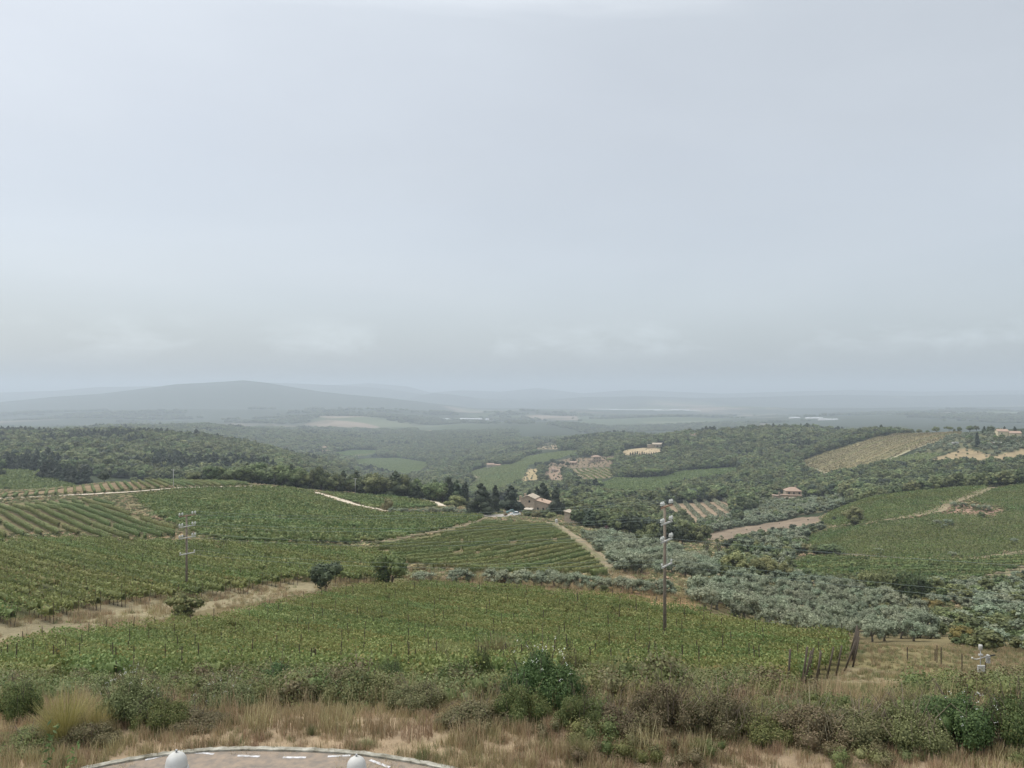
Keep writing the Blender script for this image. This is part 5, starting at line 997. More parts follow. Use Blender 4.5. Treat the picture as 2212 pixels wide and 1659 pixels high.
# rows on the far slopes
CG = {k: (p, a, b) for k, p, a, b, c in CLEAR}
n13 = vineyard(CG['G13'], (0.80, 0.60), 7.0, 5, 0.50, 0.25, 1.45, 2.6, L_GOLD, 'yellowing row of the golden hilltop vineyard', 'rows of the golden hilltop vineyard', 0.5, core=False)
n5 = vineyard(CG['G5'], (0.032, -0.999), 6.0, 4, 0.6, 0.3, 1.8, 1.6, L_VINE2, 'row on the brown striped field below the tan farmhouse', 'rows of the brown striped field', 0.5, core=False)
n11 = vineyard(CG['G11'], (0.125, 0.992), 7.0, 16, 0.34, 0.2, 2.8, 2.4, L_OLIVE, 'line of olives across the brown terraced field', 'olive lines of the terraced field', 0.5, core=False, name='olive_line', cat='olive row', gap=0.2)
for k, dv, sp_, lab in (('G1', (0.9, -0.3), 4.0, 'green vineyard in the hollow at the far left'), ('G2', (0.95, 0.2), 5.5, 'smooth green vineyard in the valley'), ('G3', (0.95, 0.2), 7.0, 'small green vineyard above the larger valley one'), ('G4', (0.9, -0.4), 5.5, 'green valley vineyard left of the bare bank'), ('G8', (0.95, -0.25), 5.0, 'long curved green vineyard strip on the right valley side'), ('G19', (0.9, -0.3), 6.5, 'terraced vineyard climbing behind the tan farmhouse'), ('G14', (0.85, 0.5), 5.5, 'green terraced vineyard under the golden one')):
    vineyard(CG[k], dv, sp_, 4, 0.55, 0.3, 1.6, 3.0, L_VINEF if k != 'G1' else L_VINEC, lab, None, 0.5, core=False, name='vines', cat='vineyard', merge=True)

# ------------------------------------------------------------------ woods and ground cover nobody could count: instanced clumps
def gn_scatter(name, pts, rot, scl, pick, protos, label, kind='stuff', cat=None):
    me = bpy.data.meshes.new(name); me.vertices.add(len(pts)); me.vertices.foreach_set('co', np.ascontiguousarray(pts, dtype=np.float32).ravel())
    for nm, tp, arr in (('rotz', 'FLOAT', rot), ('pick', 'INT', pick)):
        a = me.attributes.new(nm, tp, 'POINT'); a.data.foreach_set('value', np.ascontiguousarray(arr, dtype=np.float32 if tp == 'FLOAT' else np.int32))
    a = me.attributes.new('scl', 'FLOAT_VECTOR', 'POINT'); a.data.foreach_set('vector', np.ascontiguousarray(scl, dtype=np.float32).ravel())
    me.update(); o = bpy.data.objects.new(name, me); COL.objects.link(o)
    c = bpy.data.collections.new(name + '_kinds')
    for i, pm in enumerate(protos): c.objects.link(bpy.data.objects.new('%s_kind_%02d' % (name, i), pm))
    g = bpy.data.node_groups.new(name, 'GeometryNodeTree')
    g.interface.new_socket('Geometry', in_out='INPUT', socket_type='NodeSocketGeometry'); g.interface.new_socket('Geometry', in_out='OUTPUT', socket_type='NodeSocketGeometry')
    gi, go = g.nodes.new('NodeGroupInput'), g.nodes.new('NodeGroupOutput'); ip = g.nodes.new('GeometryNodeInstanceOnPoints'); ci = g.nodes.new('GeometryNodeCollectionInfo')
    ci.inputs['Collection'].default_value = c; ci.inputs['Separate Children'].default_value = True; ci.inputs['Reset Children'].default_value = True
    def attr(nm, tp):
        n = g.nodes.new('GeometryNodeInputNamedAttribute'); n.data_type = tp; n.inputs['Name'].default_value = nm; return n.outputs['Attribute']
    cx = g.nodes.new('ShaderNodeCombineXYZ'); g.links.new(attr('rotz', 'FLOAT'), cx.inputs[2])
    g.links.new(gi.outputs[0], ip.inputs['Points']); g.links.new(ci.outputs[0], ip.inputs['Instance']); ip.inputs['Pick Instance'].default_value = True
    g.links.new(attr('pick', 'INT'), ip.inputs['Instance Index']); g.links.new(cx.outputs[0], ip.inputs['Rotation']); g.links.new(attr('scl', 'FLOAT_VECTOR'), ip.inputs['Scale'])
    g.links.new(ip.outputs[0], go.inputs[0]); md = o.modifiers.new('scatter', 'NODES'); md.node_group = g
    return tag(o, label, cat or 'ground cover', kind=kind)
def far_tree(kind, n, leaf, seed, mat, up=0.25):
    rg = np.random.default_rng(seed); L = lobes_for(kind, rg); V_, F_ = crown_geo(L, n, leaf, rg, up=up, aspect=0.8)
    return np_mesh('far_' + kind, V_, F_, mat)
FT = [far_tree('oak', 300, 0.062, s, L_OAK) for s in range(5)] + [far_tree('oak', 300, 0.062, 20 + s, L_LIGHTW) for s, L_LIGHTW in enumerate((L_OAK, L_DARK))] + [far_tree('pine', 260, 0.05, 30, L_DARK), far_tree('pine', 260, 0.05, 31, L_CYP), far_tree('olive', 600, 0.04, 40, L_OLIVE), far_tree('olive', 600, 0.04, 41, L_OLIVE)]
def wood(name, u0, u1, d0, d1, sp, hmin, hmax, label, seed, conif=0.12, keep=None, wide=1.25):
    rg = np.random.default_rng(seed); ta, tb = (u0 - CU) / F, (u1 - CU) / F
    gx, gy = np.meshgrid(np.arange(min(ta*d0, ta*d1), max(tb*d0, tb*d1), sp), np.arange(d0, d1, sp)); x = gx.ravel() + rg.uniform(-.48, .48, gx.size) * sp; y = gy.ravel() + rg.uniform(-.48, .48, gx.size) * sp
    t_ = x / y; ok = (t_ > ta) & (t_ < tb) & (y > d0) & (y < d1); x, y = x[ok], y[ok]; z = G(x, y); u, v = UV(x, y, z)
    H = rg.uniform(hmin, hmax, len(x)) * (1 + 0.5 * fbm(x / 45.0, y / 45.0, 71, 3)); vt = HV - F * (z + H) / y
    ok = vt < skyline(x, y) + 14 * 0 + 9
    for k, p, a, b, c in CLEAR + [(0, VINE[q][0], VINE[q][1], VINE[q][2], 0) for q in VINE]: 
        yy = (y > a * 0.86) & (y < b)
        for f_ in (0, 0.25, 0.5, 0.75): ok &= ~(inpoly(u, v + (vt - v) * f_, p) & yy)
    if keep is not None: ok &= keep(u, v, x, y)
    x, y, z, H, u, v = x[ok], y[ok], z[ok], H[ok], u[ok], v[ok]; n = len(x)
    cf = (fbm(x / 70.0, y / 70.0, 81, 3) > 0.42 - conif) & (rg.uniform(size=n) < 0.75)
    pick = np.where(cf, rg.integers(7, 9, n), rg.integers(0, 7, n)); w = rg.uniform(0.9, 1.2, n) * wide; Hs = H * np.where(cf, 1.2, 1.0)
    return gn_scatter(name, np.stack([x, y, z - 0.08 * H], 1), rg.uniform(0, 6.28, n), np.stack([Hs*w, Hs*w, Hs], 1), pick, FT, label, cat='wood')
wood('forest', -150, 640, 545, 1320, 6.6, 7.5, 13.0, 'dark oak forest covering the hill on the left', 1, 0.10, wide=1.15)
wood('forest', -150, 900, 1320, 3200, 10.0, 9, 15, 'hazy wooded ridge behind the left forest hill', 2, 0.05, wide=1.5)
wood('forest', 560, 1120, 430, 3000, 8.0, 7, 12.5, 'bushy woods filling the valley behind the brow', 3, 0.05, keep=lambda u, v, x, y: (v < 1072) & (u > 560) & ((u > 900) | (y < 1500)))
wood('forest', 1010, 2300, 366, 1000, 6.0, 6.0, 11.0, 'oak woods of the valley and lower slopes on the right', 4, 0.02, keep=lambda u, v, x, y: ~((np.abs(u - 1716) < 40) & (y > 425) & (y < 500)) & ~((np.abs(u - 1290) < 22) & (v > 988) & (v < 1010) & (y > 650)) & ((u > 1120) | (v < 1080)) & ~((u > 2090) & (y > 560)) & ~((u > 1970) & (y > 600) & (v < 954)) & ~inpoly(u, v, [(1160,1000),(1330,1000),(1330,985),(1160,990)]))
wood('forest', 1010, 2300, 1000, 2300, 8.2, 8, 13, 'wooded ridge on the right under the skyline', 5, 0.05, wide=1.35, keep=lambda u, v, x, y: (u < 1960) & ~((np.abs(u - 1503) < 9) & (v > 944) & (v < 956)) & ~((np.abs(u - 1425) < 16) & (v > 959) & (v < 969)))
rg = np.random.default_rng(77)
def grove(name, poly, dmin, dmax, sp, hm, hx, label, seed, picks=(9, 10), protos=FT, sq=0.0, wide=1.3):
    rg = np.random.default_rng(seed); x, y, z = scatter_pts(poly, dmin, dmax, sp, rg, 0.35, 0, (0.8, 0.6)); n = len(x); H = rg.uniform(hm, hx, n); w = rg.uniform(.9, 1.2, n) * wide
    return gn_scatter(name, np.stack([x, y, z - .05 * H], 1), rg.uniform(0, 6.28, n), np.stack([H*w, H*w, H], 1), rg.choice(picks, n), protos, label, cat='grove')
grove('olive_grove', [(1590,1132),(1640,1088),(1690,1086),(1740,1086),(1790,1080),(1840,1076),(1800,1110),(1772,1126),(1727,1119),(1659,1132)], 395, 560, 5.0, 3.2, 5.0, 'grey olive scrub on the slope under the villa', 51, (9, 10, 9, 0))
grove('olive_grove', [(2060,1300),(2230,1290),(2350,1300),(2350,1340),(2212,1345),(2120,1340),(2070,1322)], 85, 150, 3.6, 2.0, 3.0, 'hazy grey olive grove at the right edge of the hollow', 52, (9, 10, 9, 0))
grove('olive_grove', CG['G15'][0], 560, 800, 6.5, 2.6, 4.2, 'grey olive terraces below the hilltop house', 53)
grove('olive_grove', [(1600,1168),(1690,1156),(1730,1145),(1760,1132),(1790,1140),(1745,1160),(1738,1182),(1715,1210),(1640,1212),(1600,1205),(1570,1190)], 180, 330, 5.2, 3.0, 4.5, 'mixed olives and scrub beside the tip of the right vineyard', 54, (9, 10, 0, 6))
grove('scrub_wood', [(1240,1128),(1300,1112),(1420,1118),(1490,1132),(1500,1165),(1560,1195),(1550,1215),(1450,1178),(1330,1160),(1270,1160)], 245, 420, 4.6, 5.0, 8.0, 'dark green trees and scrub behind the olive slope', 55, (0, 1, 2, 6), wide=1.2)
grove('scrub_wood', [(956,1100),(1020,1092),(1100,1102),(1210,1102),(1300,1112),(1240,1128),(1215,1112),(1130,1102),(1020,1106)], 330, 440, 5.0, 2.5, 5.0, 'trees filling the dip behind the farmhouse', 56, (0, 1, 2, 3, 6), wide=1.2)
grove('scrub_wood', [(410,1052),(560,1052),(700,1066),(860,1074),(960,1088),(960,1070),(860,1058),(700,1046),(560,1036),(420,1034)], 340, 470, 4.6, 3.5, 6.5, 'undergrowth of the wood along the brow', 57, (0, 1, 2, 5, 6))
grove('scrub_wood', [(2080,950),(2240,948),(2350,950),(2350,975),(2212,972),(2120,966)], 560, 780, 6.0, 3.0, 5.5, 'garden trees and bushes below the hilltop house', 58, (0, 1, 9, 5))
grove('scrub_wood', [(1870,1012),(1945,1008),(2020,1006),(2150,1004),(2350,990),(2350,1055),(2212,1050),(1960,1064),(1860,1074),(1800,1076),(1760,1055),(1790,1030)], 350, 640, 5.2, 4.5, 8.0, 'woods between the right vineyard and the straw terraces', 59, (0, 1, 2, 3, 4, 6), wide=1.25)
for nm_, pl_, a_, b_, sp_, h0_, h1_, lb_, sd_, pk_ in (
    ('scrub_wood', [(1690,1262),(1720,1243),(1850,1260),(1960,1262),(2060,1266),(2130,1254),(2350,1225),(2350,1300),(2212,1296),(2060,1302),(2010,1330),(1900,1285),(1760,1262)], 110, 240, 3.6, 1.2, 3.2, 'low mixed scrub between the grove and the right vineyard', 61, (0, 1, 9, 5, 6)),
    ('scrub_wood', [(2000,1335),(2060,1320),(2350,1345),(2350,1440),(2200,1420),(2060,1400),(2020,1372)], 58, 130, 2.6, 0.8, 2.2, 'brown and green scrub at the right edge below the hollow', 62, (0, 9, 5, 1)),
    ('scrub_wood', [(1540,1215),(1600,1205),(1715,1210),(1712,1245),(1690,1258),(1600,1262),(1545,1250)], 130, 240, 3.4, 1.5, 3.6, 'pale scrub filling the hollow beside the grove', 63, (0, 9, 10, 1))):
    grove(nm_, pl_, a_, b_, sp_, h0_, h1_, lb_, sd_, pk_)
grove('olive_grove', [(1480,1142),(1566,1120),(1660,1108),(1722,1106),(1727,1120),(1659,1132),(1576,1144),(1496,1160)], 290, 520, 5.0, 3.2, 5.0, 'olives along the upper edge of the ploughed field', 64, (9, 10, 0))
rg = np.random.default_rng(17); P_ = np.concatenate(VERGE); P_ = np.repeat(P_, 3, 0); P_ = P_ + np.concatenate([rg.normal(0, .7, (len(P_), 2)), np.zeros((len(P_), 1))], 1); P_ = P_[(rg.uniform(size=len(P_)) < .4) & (P_[:, 1] > 60)]
P_[:, 2] = G(P_[:, 0], P_[:, 1]) - .05; n = len(P_); H = rg.uniform(.15, .5, n) * np.clip(P_[:, 1] / 260, .8, 1.5)
gn_scatter('verge_weeds', P_, rg.uniform(0, 6.28, n), np.stack([H*1.6, H*1.6, H], 1), rg.integers(0, 3, n), [far_tree('shrub', 120, .09, 60, L_DRY), far_tree('shrub', 120, .09, 61, L_BRAMB), far_tree('shrub', 120, .09, 62, L_VINE2)], 'weeds and dry tufts along the edges of the tracks')
def rough_meadow():
    rg = np.random.default_rng(33); n = 60000; y = np.sqrt(rg.uniform(100**2, 372**2, n)); x = rg.uniform(-.72, .72, n) * y; z = G(x, y); u, v = UV(x, y, z)
    ok = np.ones(n, bool)
    for q in VINE: ok &= ~(inpoly(u, v, VINE[q][0]) & (y > VINE[q][1]) & (y < VINE[q][2]))
    for k, p, a, b, c in CLEAR: ok &= ~(inpoly(u, v, p) & (y > a) & (y < b))
    x, y, z = x[ok], y[ok], z[ok]; RP = np.concatenate(ROADP); RP = RP[RP[:, 1] < 400]
    far_ = np.ones(len(x), bool)
    for i in range(0, len(RP), 200): r = RP[i:i+200]; far_ &= (np.hypot(x[:, None] - r[:, 0], y[:, None] - r[:, 1]) > r[:, 2] + .4).all(1)
    x, y, z = x[far_], y[far_], z[far_]; n = len(x); H = rg.uniform(.2, .6, n) * (1 + fbm(x / 9, y / 9, 34, 3)) + .1
    gn_scatter('meadow_grass', np.stack([x, y, z - .03], 1), rg.uniform(0, 6.28, n), np.stack([H*2.2, H*2.2, H], 1), rg.integers(0, 4, n), [far_tree('shrub', 110, .085, 80, L_DRY), far_tree('shrub', 110, .085, 81, L_GRASS), far_tree('shrub', 110, .085, 82, L_BROOMG), far_tree('shrub', 110, .085, 83, L_GRASS)], 'rough grass and weeds between the vineyards')
rough_meadow()
for k_, sp_, h0_, h1_, sd_ in (('G16', 11, .8, 2.2, 71), ('G12', 14, .3, .9, 72), ('G9', 14, .6, 1.6, 73), ('G6', 9, .8, 2.4, 74), ('G7', 9, .8, 2.6, 75), ('G18', 9, .8, 2.5, 76), ('G10', 9, 2, 3, 77), ('G5', 12, .6, 1.5, 78)):
    grove('scattered_bushes', CG[k_][0], CG[k_][1], CG[k_][2], sp_, h0_, h1_, 'scattered bushes on the bare slope ' + {'G16': 'of the straw terraces', 'G12': 'of the ploughed field', 'G9': 'of the straw coloured field', 'G6': 'around the reddish cottage', 'G7': 'of the pale bank', 'G18': 'below the tan farmhouse', 'G10': 'of the distant orchard', 'G5': 'of the brown striped field'}[k_], sd_, (0, 1, 9, 6))
# distant copses on the plain
rg = np.random.default_rng(91); n = 26000; d = np.exp(rg.uniform(math.log(2900), math.log(5300), n)); tt = rg.uniform(-0.75, 0.75, n); x, y = tt * d, d
ok = (fbm(x / 420.0, y / 300.0, 95, 4) > 0.10) & (HV - F * (G(x, y) + 12) / y < skyline(x, y) + 6); x, y = x[ok], y[ok]; n = len(x); H = rg.uniform(9, 15, n) * np.clip(y / 3500, 0.8, 2.2)
gn_scatter('distant_woods', np.stack([x, y, G(x, y) - 2], 1), rg.uniform(0, 6.28, n), np.stack([H*2.2, H*1.8, H], 1), rg.integers(0, 7, n), FT, 'woods scattered over the hazy plain', cat='wood')

# ------------------------------------------------------------------ the overgrown bank in front: brambles, broom, weeds, dry grass
def bramble_geo(seed, n=19000, leaf=0.0185):
    rg = np.random.default_rng(seed); L = []
    for i in range(26):
        an = rg.uniform(0, 6.28); r = rg.uniform(0, 1) ** .6 * 0.72; L.append((r*math.cos(an), r*math.sin(an)*.85, 0.62 * (1 - r ** 1.7) * rg.uniform(.55, 1.0) + .10, rg.uniform(.14, .30)))
    return crown_geo(L, n, leaf, rg, core=0.6, inner=0.45, aspect=0.7)
BR = [np_mesh('bramble_foliage', *bramble_geo(200 + s), L_BRAM) for s in range(4)]
def cane_mb(seed, n=16, R=1.0):
    rg = np.random.default_rng(seed); b = MB()
    for i in range(n):
        an = rg.uniform(0, 6.28); r0 = rg.uniform(.1, .6) * R; h = rg.uniform(.7, 1.12); r1 = r0 + rg.uniform(.2, .6) * R; p = lambda r, z: (r*math.cos(an), r*math.sin(an)*.85, z)
        b.tube([p(r0*.6, 0), p(r0, h*.7), p((r0+r1)/2, h), p(r1, h*rg.uniform(.55,.85))], [.008, .007, .005, .003], 4, False)
    return b
CANES = [cane_mb(300 + s).mesh('bramble_canes', M_BARK) for s in range(2)]
CANEST = [cane_mb(310 + s, 30).mesh('dead_canes', L_TWIG) for s in range(2)]
def bush(u, vb, vt, wpx, label, mat=L_BRAM, dead=False, depth=0.8, name='bramble_bush', cat='bush', flowers=0):
    x, y, z = hit(u, vb, 13.5, 60); y += wpx * y / F * 0.3; x = (u - CU) / F * y; z = float(G(x, y)); s = wpx * y / F / 2; H = max(0.4, (zv(y, vt - 16) - z))
    e = tag(empty(name, (x, y, z - .12), RNG.uniform(-.5, .5), (s, s * depth, H * 1.05)), label, cat); k = int(RNG.integers(4))
    link('foliage', BR[k], e, mat); link('canes', (CANEST if dead else CANES)[k % 2], e)
    if flowers:
        rg = np.random.default_rng(flowers); n = 22; an = rg.uniform(3.4, 6.0, n); r = rg.uniform(.2, .8, n); C = np.stack([r*np.cos(an), r*np.sin(an)*.8, 0.72*(1-r**1.7)+.34+rg.uniform(-.05,.12,n)], 1)
        Vf, Ff = rhombi(np.repeat(C, 5, 0) + rg.normal(0, .014, (n*5, 3)), np.tile([0.1, -.3, .95], (n*5, 1)) + rg.normal(0, .2, (n*5, 3)), np.full(n*5, .0065), rg, 1.0); link('flowers', np_mesh('flower_heads', Vf, Ff, L_FLOWER), e)
    return e
bush(1172, 1550, 1392, 235, 'largest deep green bramble mound at the centre of the bank, flecked with white blooms', L_BRAMD, flowers=4)
bush(1120, 1575, 1475, 150, 'lower bramble shoulder in front of the largest mound')
bush(600, 1515, 1432, 190, 'rounded bramble hump left of centre behind tall dry grass', L_BRAMD)
bush(690, 1530, 1462, 200, 'bramble tangle right of the rounded hump', L_BRAM)
bush(780, 1535, 1436, 200, 'olive toned bramble mound between two bramble tangles', L_BRAMG)
bush(845, 1505, 1428, 90, 'small leafy green bush behind the olive toned mound', L_OAK)
bush(900, 1550, 1478, 200, 'low bramble sprawl with browned leaves, centre left', L_BRAMB)
bush(985, 1520, 1432, 150, 'dark leafy bush with a dead branch standing over it', L_BRAMD)
bush(1040, 1500, 1405, 80, 'narrow dark green bush left of the largest mound', L_BRAMD)
bush(1030, 1590, 1515, 230, 'browning bramble bank below the narrow dark bush', L_BRAMB)
bush(480, 1545, 1470, 190, 'mixed grey green tangle dotted with white umbels', L_BRAMG, flowers=5)
bush(285, 1580, 1452, 190, 'grey green leafy bush beside the yellow broom', L_BRAMG, flowers=7)
bush(350, 1590, 1500, 150, 'dark bramble bush at the foot of the grey green bush')
bush(115, 1475, 1402, 115, 'rust brown shrub at the left behind the yellow broom', L_RUST)
bush(40, 1570, 1468, 130, 'dark bramble at the left edge of the bank')
bush(60, 1668, 1590, 240, 'leafy green bramble in the bottom left corner')
bush(190, 1630, 1560, 170, 'brown and green bramble below the yellow broom', L_BRAMB)
bush(420, 1590, 1532, 190, 'low browned bramble beside the left pillar', L_BRAMB)
bush(1250, 1590, 1500, 140, 'dark bramble shoulder right of the largest mound')
bush(1330, 1600, 1520, 160, 'greyish brown tangle right of the dark shoulder', L_BRAMB, True)
bush(1435, 1600, 1470, 190, 'grey leafless thicket of crossing twigs', L_BRAMB, True)
bush(1560, 1610, 1495, 200, 'purple brown withered bramble thicket', L_BRAMB, True)
bush(1640, 1625, 1535, 200, 'bramble with fresh green leaves over brown ones', L_BRAM)
bush(1750, 1630, 1520, 230, 'wide withered bramble in front of the bare ground', L_BRAMB, True)
bush(1860, 1640, 1530, 230, 'brown bramble with arching shoots beside the big green bush', L_BRAMB, True)
bush(1960, 1650, 1515, 220, 'thin leaved brownish bush left of the big green bush', L_BRAMG, True)
bush(2080, 1650, 1500, 270, 'big green bramble below the weather station', L_BRAMD, flowers=9)
bush(2190, 1655, 1488, 200, 'green bramble at the right edge of the bank', L_BRAM)
bush(2020, 1575, 1500, 190, 'olive brown scrub behind the big green bramble', L_BRAMG)
bush(1240, 1500, 1415, 130, 'leafy crest behind the largest bramble mound', L_BRAM)
bush(2270, 1600, 1470, 200, 'bramble mass running out of the photo on the right', L_BRAM)
bush(700, 1495, 1445, 120, 'small green bramble crest behind the tangle', L_BRAM)
# broom: sprays of thin stems
def broom_mesh(seed, n=850, mat=L_BROOM):
    rg = np.random.default_rng(seed); an = rg.uniform(0, 6.28, n); sp = rg.uniform(0, 1, n) ** .6 * 1.15; L = rg.uniform(.55, 1.08, n) * (1 - .25 * sp); r0 = rg.uniform(0, .3, n)
    dx, dy = np.cos(an), np.sin(an); Vs = []; w = rg.uniform(.003, .008, n)
    prev = np.stack([r0*dx, r0*dy, 0*r0], 1); px_ = np.stack([-dy, dx, 0*dx], 1); rows = []
    for f in (0, .5, 1.0):
        rr = r0 + sp * L * f ** 1.4 * .8; zz = L * f * (1 - .22 * sp * f); j = rg.normal(0, .02, (n, 3)) * f
        P = np.stack([rr*dx, rr*dy, zz], 1) + j; ww = (w * (1 - .75 * f))[:, None]; rows += [P - px_ * ww, P + px_ * ww]
    V_ = np.stack(rows, 1).reshape(-1, 3); i = np.arange(n) * 6; F_ = np.concatenate([np.stack([i, i+1, i+3, i+2], 1), np.stack([i+2, i+3, i+5, i+4], 1)]); return np_mesh('broom_stems', V_, F_, mat)
BROOM = [broom_mesh(400 + s) for s in range(3)]
def broom(u, vb, vt, wpx, label, mat=L_BROOM, thin=False, name='broom_bush'):
    x, y, z = hit(u, vb, 13.5, 60); s = wpx * y / F / 1.5; H = zv(y, vt) - z; e = tag(empty(name, (x, y, z - .05), RNG.uniform(0, 6), (s, s, H)), label, 'broom'); link('stems', BROOM[int(RNG.integers(3))], e, mat)
broom(140, 1600, 1468, 150, 'bright yellowish broom fanning out on the left of the bank')
broom(210, 1590, 1500, 90, 'thin tan broom spray right of the yellowish broom')
broom(1330, 1510, 1398, 130, 'tall pale green broom right of the largest bramble', L_BROOMG)
broom(1290, 1500, 1420, 80, 'smaller green broom touching the largest bramble', L_BROOMG)
broom(950, 1470, 1362, 130, 'wispy thin stemmed shrub standing over the vines', L_BROOMG)
broom(1075, 1455, 1345, 120, 'second wispy shrub rising over the vines near the narrow bush', L_BROOMG)
broom(1435, 1520, 1388, 130, 'dry tan shrub with bare stems in front of the tall pole', L_TWIG)
broom(1520, 1520, 1432, 150, 'faded brown shrub right of the dry tan one', L_BROOMG)
broom(1985, 1545, 1465, 130, 'grey tan shrub at the edge of the bare ground', L_BROOMG)
broom(1255, 1640, 1570, 90, 'pale grey weed tuft at the foot of the bank', L_BROOMG, name='weed_tuft')
broom(672, 1586, 1556, 32, 'fresh green weed tuft on the dry verge', L_GRASS, name='weed_tuft')
broom(790, 1612, 1585, 50, 'pale green weed behind the kerb', L_GRASS, name='weed_tuft')
broom(1620, 1585, 1500, 110, 'dull green spray among the withered brambles', L_BROOMG)
def tuft(seed, n, h, w, mat, spread=.16, lean=.5):
    rg = np.random.default_rng(seed); an = rg.uniform(0, 6.28, n); r = rg.uniform(0, 1, n) ** .5 * spread; L = rg.uniform(.5, 1.1, n) * h; ln = rg.uniform(.1, 1, n) * lean; a2 = rg.uniform(0, 6.28, n)
    dx, dy = np.cos(a2), np.sin(a2); sd_ = np.stack([-dy, dx, 0*dx], 1); rows = []
    for f in (0, .55, 1.0):
        P = np.stack([r*np.cos(an) + dx*ln*L*f**1.6, r*np.sin(an) + dy*ln*L*f**1.6, L*f*(1-.3*ln*f)], 1); ww = w * (1 - .8*f); rows += [P - sd_*ww, P + sd_*ww]
    V_ = np.stack(rows, 1).reshape(-1, 3); i = np.arange(n) * 6; return np_mesh('tuft', V_, np.concatenate([np.stack([i,i+1,i+3,i+2],1), np.stack([i+2,i+3,i+5,i+4],1)]), mat)
def grass_clump(u, vb, vt, wpx, lab):
    x, y, z = hit(u, vb, 13.5, 60); e = tag(empty('grass_clump', (x, y, z)), lab, 'dry grass'); link('blades', tuft(int(u), 150, zv(y, vt) - z, .006, None, wpx * y / F * .5, .55), e, L_DRY)
for u, vb, vt, wpx, lab in ((640, 1575, 1490, 90, 'tall bleached grass clump, left of the pair before the hump'), (735, 1580, 1505, 90, 'tall bleached grass clump in front of the bramble tangle'), (820, 1585, 1520, 80, 'bleached grass clump before the olive toned mound'), (560, 1572, 1510, 70, 'bleached grass clump left of the hump'), (1010, 1605, 1545, 80, 'pale grass clump under the browning bank'), (1400, 1625, 1560, 80, 'pale grass clump below the leafless thicket'), (900, 1592, 1540, 70, 'pale grass clump below the browned sprawl'), (1500, 1640, 1575, 90, 'pale grass clump below the withered thicket')): grass_clump(u, vb, vt, wpx, lab)
# two leafy shoots in the bottom left corner
for u0, v0, u1, v1, lab in ((86, 1672, 133, 1562, 'tall leafy green shoot in the bottom left corner'), (143, 1680, 172, 1612, 'shorter leafy shoot right of the tall one')):
    d0 = 11.5; A_ = Vector(((u0-CU)/F*d0, d0, zv(d0, v0))); B_ = Vector(((u1-CU)/F*d0, d0, zv(d0, v1))); gz = float(G(A_.x, d0)); A_.z = gz
    e = tag(empty('leafy_shoot', A_), lab, 'plant'); b = MB(); pts = [(B_ - A_) * f + Vector((-.10 * math.sin(f * 2.6), 0, .0)) for f in np.linspace(0, 1, 8)]; b.tube(pts, [.010 - .001 * i for i in range(8)], 5); b.build('stem', L_GRASS, e)
    rg = np.random.default_rng(int(u0)); C = []; Nn = []
    for f in np.linspace(.3, 1, 34): i = min(6, int(f * 7)); p_ = pts[i].lerp(pts[i+1], f * 7 - i); C.append(p_ + Vector(rg.normal(0, .035, 3))); Nn.append(rnd_unit(1, rg)[0] + np.array([0, -.6, .5]))
    V_, F_ = rhombi(np.array(C), np.array(Nn) / np.linalg.norm(Nn, axis=1, keepdims=True), np.full(len(C), .055), rg, .35); link('leaves', np_mesh('shoot_leaves', V_, F_, L_LIGHT), e)
# weather station
wx, wy, wz = hit(2118, 1470, 36, 60); s_ = wy / F
e = tag(empty('weather_station', (wx, wy, wz)), 'white weather station on a thin mast above the brambles', 'weather station'); zt = lambda v: zv(wy, v) - wz
MB().tube([(0,0,-.3),(0,0,zt(1396))], .022, 8).build('mast', M_STEEL, e, True)
hh = zt(1393); MB().lathe([(.08,hh-.30),(.105,hh-.28),(.105,hh-.03),(.09,hh)],20).build('rain_gauge', M_WHITE, e, True)
hh = zt(1414); MB().box(-.10,.12,-.06,.06,hh-.06,hh+.03).build('bracket', M_WHITE, e)
hh = zt(1424); MB().tube([(-.46,0,hh+.07),(-.40,0,hh),(-.22,0,hh-.01),(0,0,hh+.05),(.14,0,hh+.10),(.32,0,hh+.15)],.028,8).lathe([(.05,0),(.065,.05),(.03,.10)],10,(-.47,0,hh+.02)).build('sensor_arm', M_WHITE, e, True)
hb = zt(1432); b = MB()
for i in range(7): b.lathe([(.085,i*.058),(.12,i*.058+.012),(.12,i*.058+.026),(.085,i*.058+.044)],14,(.43,0,hb))
b.lathe([(.10,0),(.10,.42),(.12,.43),(.05,.47)],14,(.43,0,hb)).build('radiation_shield', M_WHITE, e, True)
MB().lathe([(.045,0),(.045,.015)],12,(.44,-.15,hb+.28)).build('sensor_port', M_RUB, e)
hh = zt(1418); MB().add([(.52,-.01,hh),(.86,-.01,hh+.05),(.86,.01,hh+.11),(.55,.01,hh+.06),(.52,.03,hh),(.86,.03,hh+.05),(.86,.05,hh+.11),(.55,.05,hh+.06)], [(0,1,2,3),(7,6,5,4),(0,4,5,1),(1,5,6,2),(2,6,7,3),(3,7,4,0)]).tube([(.40,.02,hb+.40),(.62,.02,hh+.03)],.02,6).build('solar_panel', M_RUB, e)
hh = zt(1450); bx_ = MB().box(-.21,.21,-.15,-.03,hh,hh+.36); bx_.build('logger_box', M_WHITE, e); MB().box(-.05,.05,-.164,-.161,hh+.20,hh+.225).build('badge', M_STEEL, e)
MB().lathe([(.05,0),(.14,.05),(.10,.12)],10,(-.06,0,zt(1463))).build('cable_guard', M_WHITE, e, True)
x_, y_, z_ = hit(2129, 1480, 36, 60); e2 = tag(empty('black_stake', (x_, y_, z_)), 'thin dark stake just right of the weather station mast', 'stake'); MB().tube([(0,0,-.3),(0,0,zv(y_,1430)-z_)],.025,6).build('post', M_STAKE, e2)
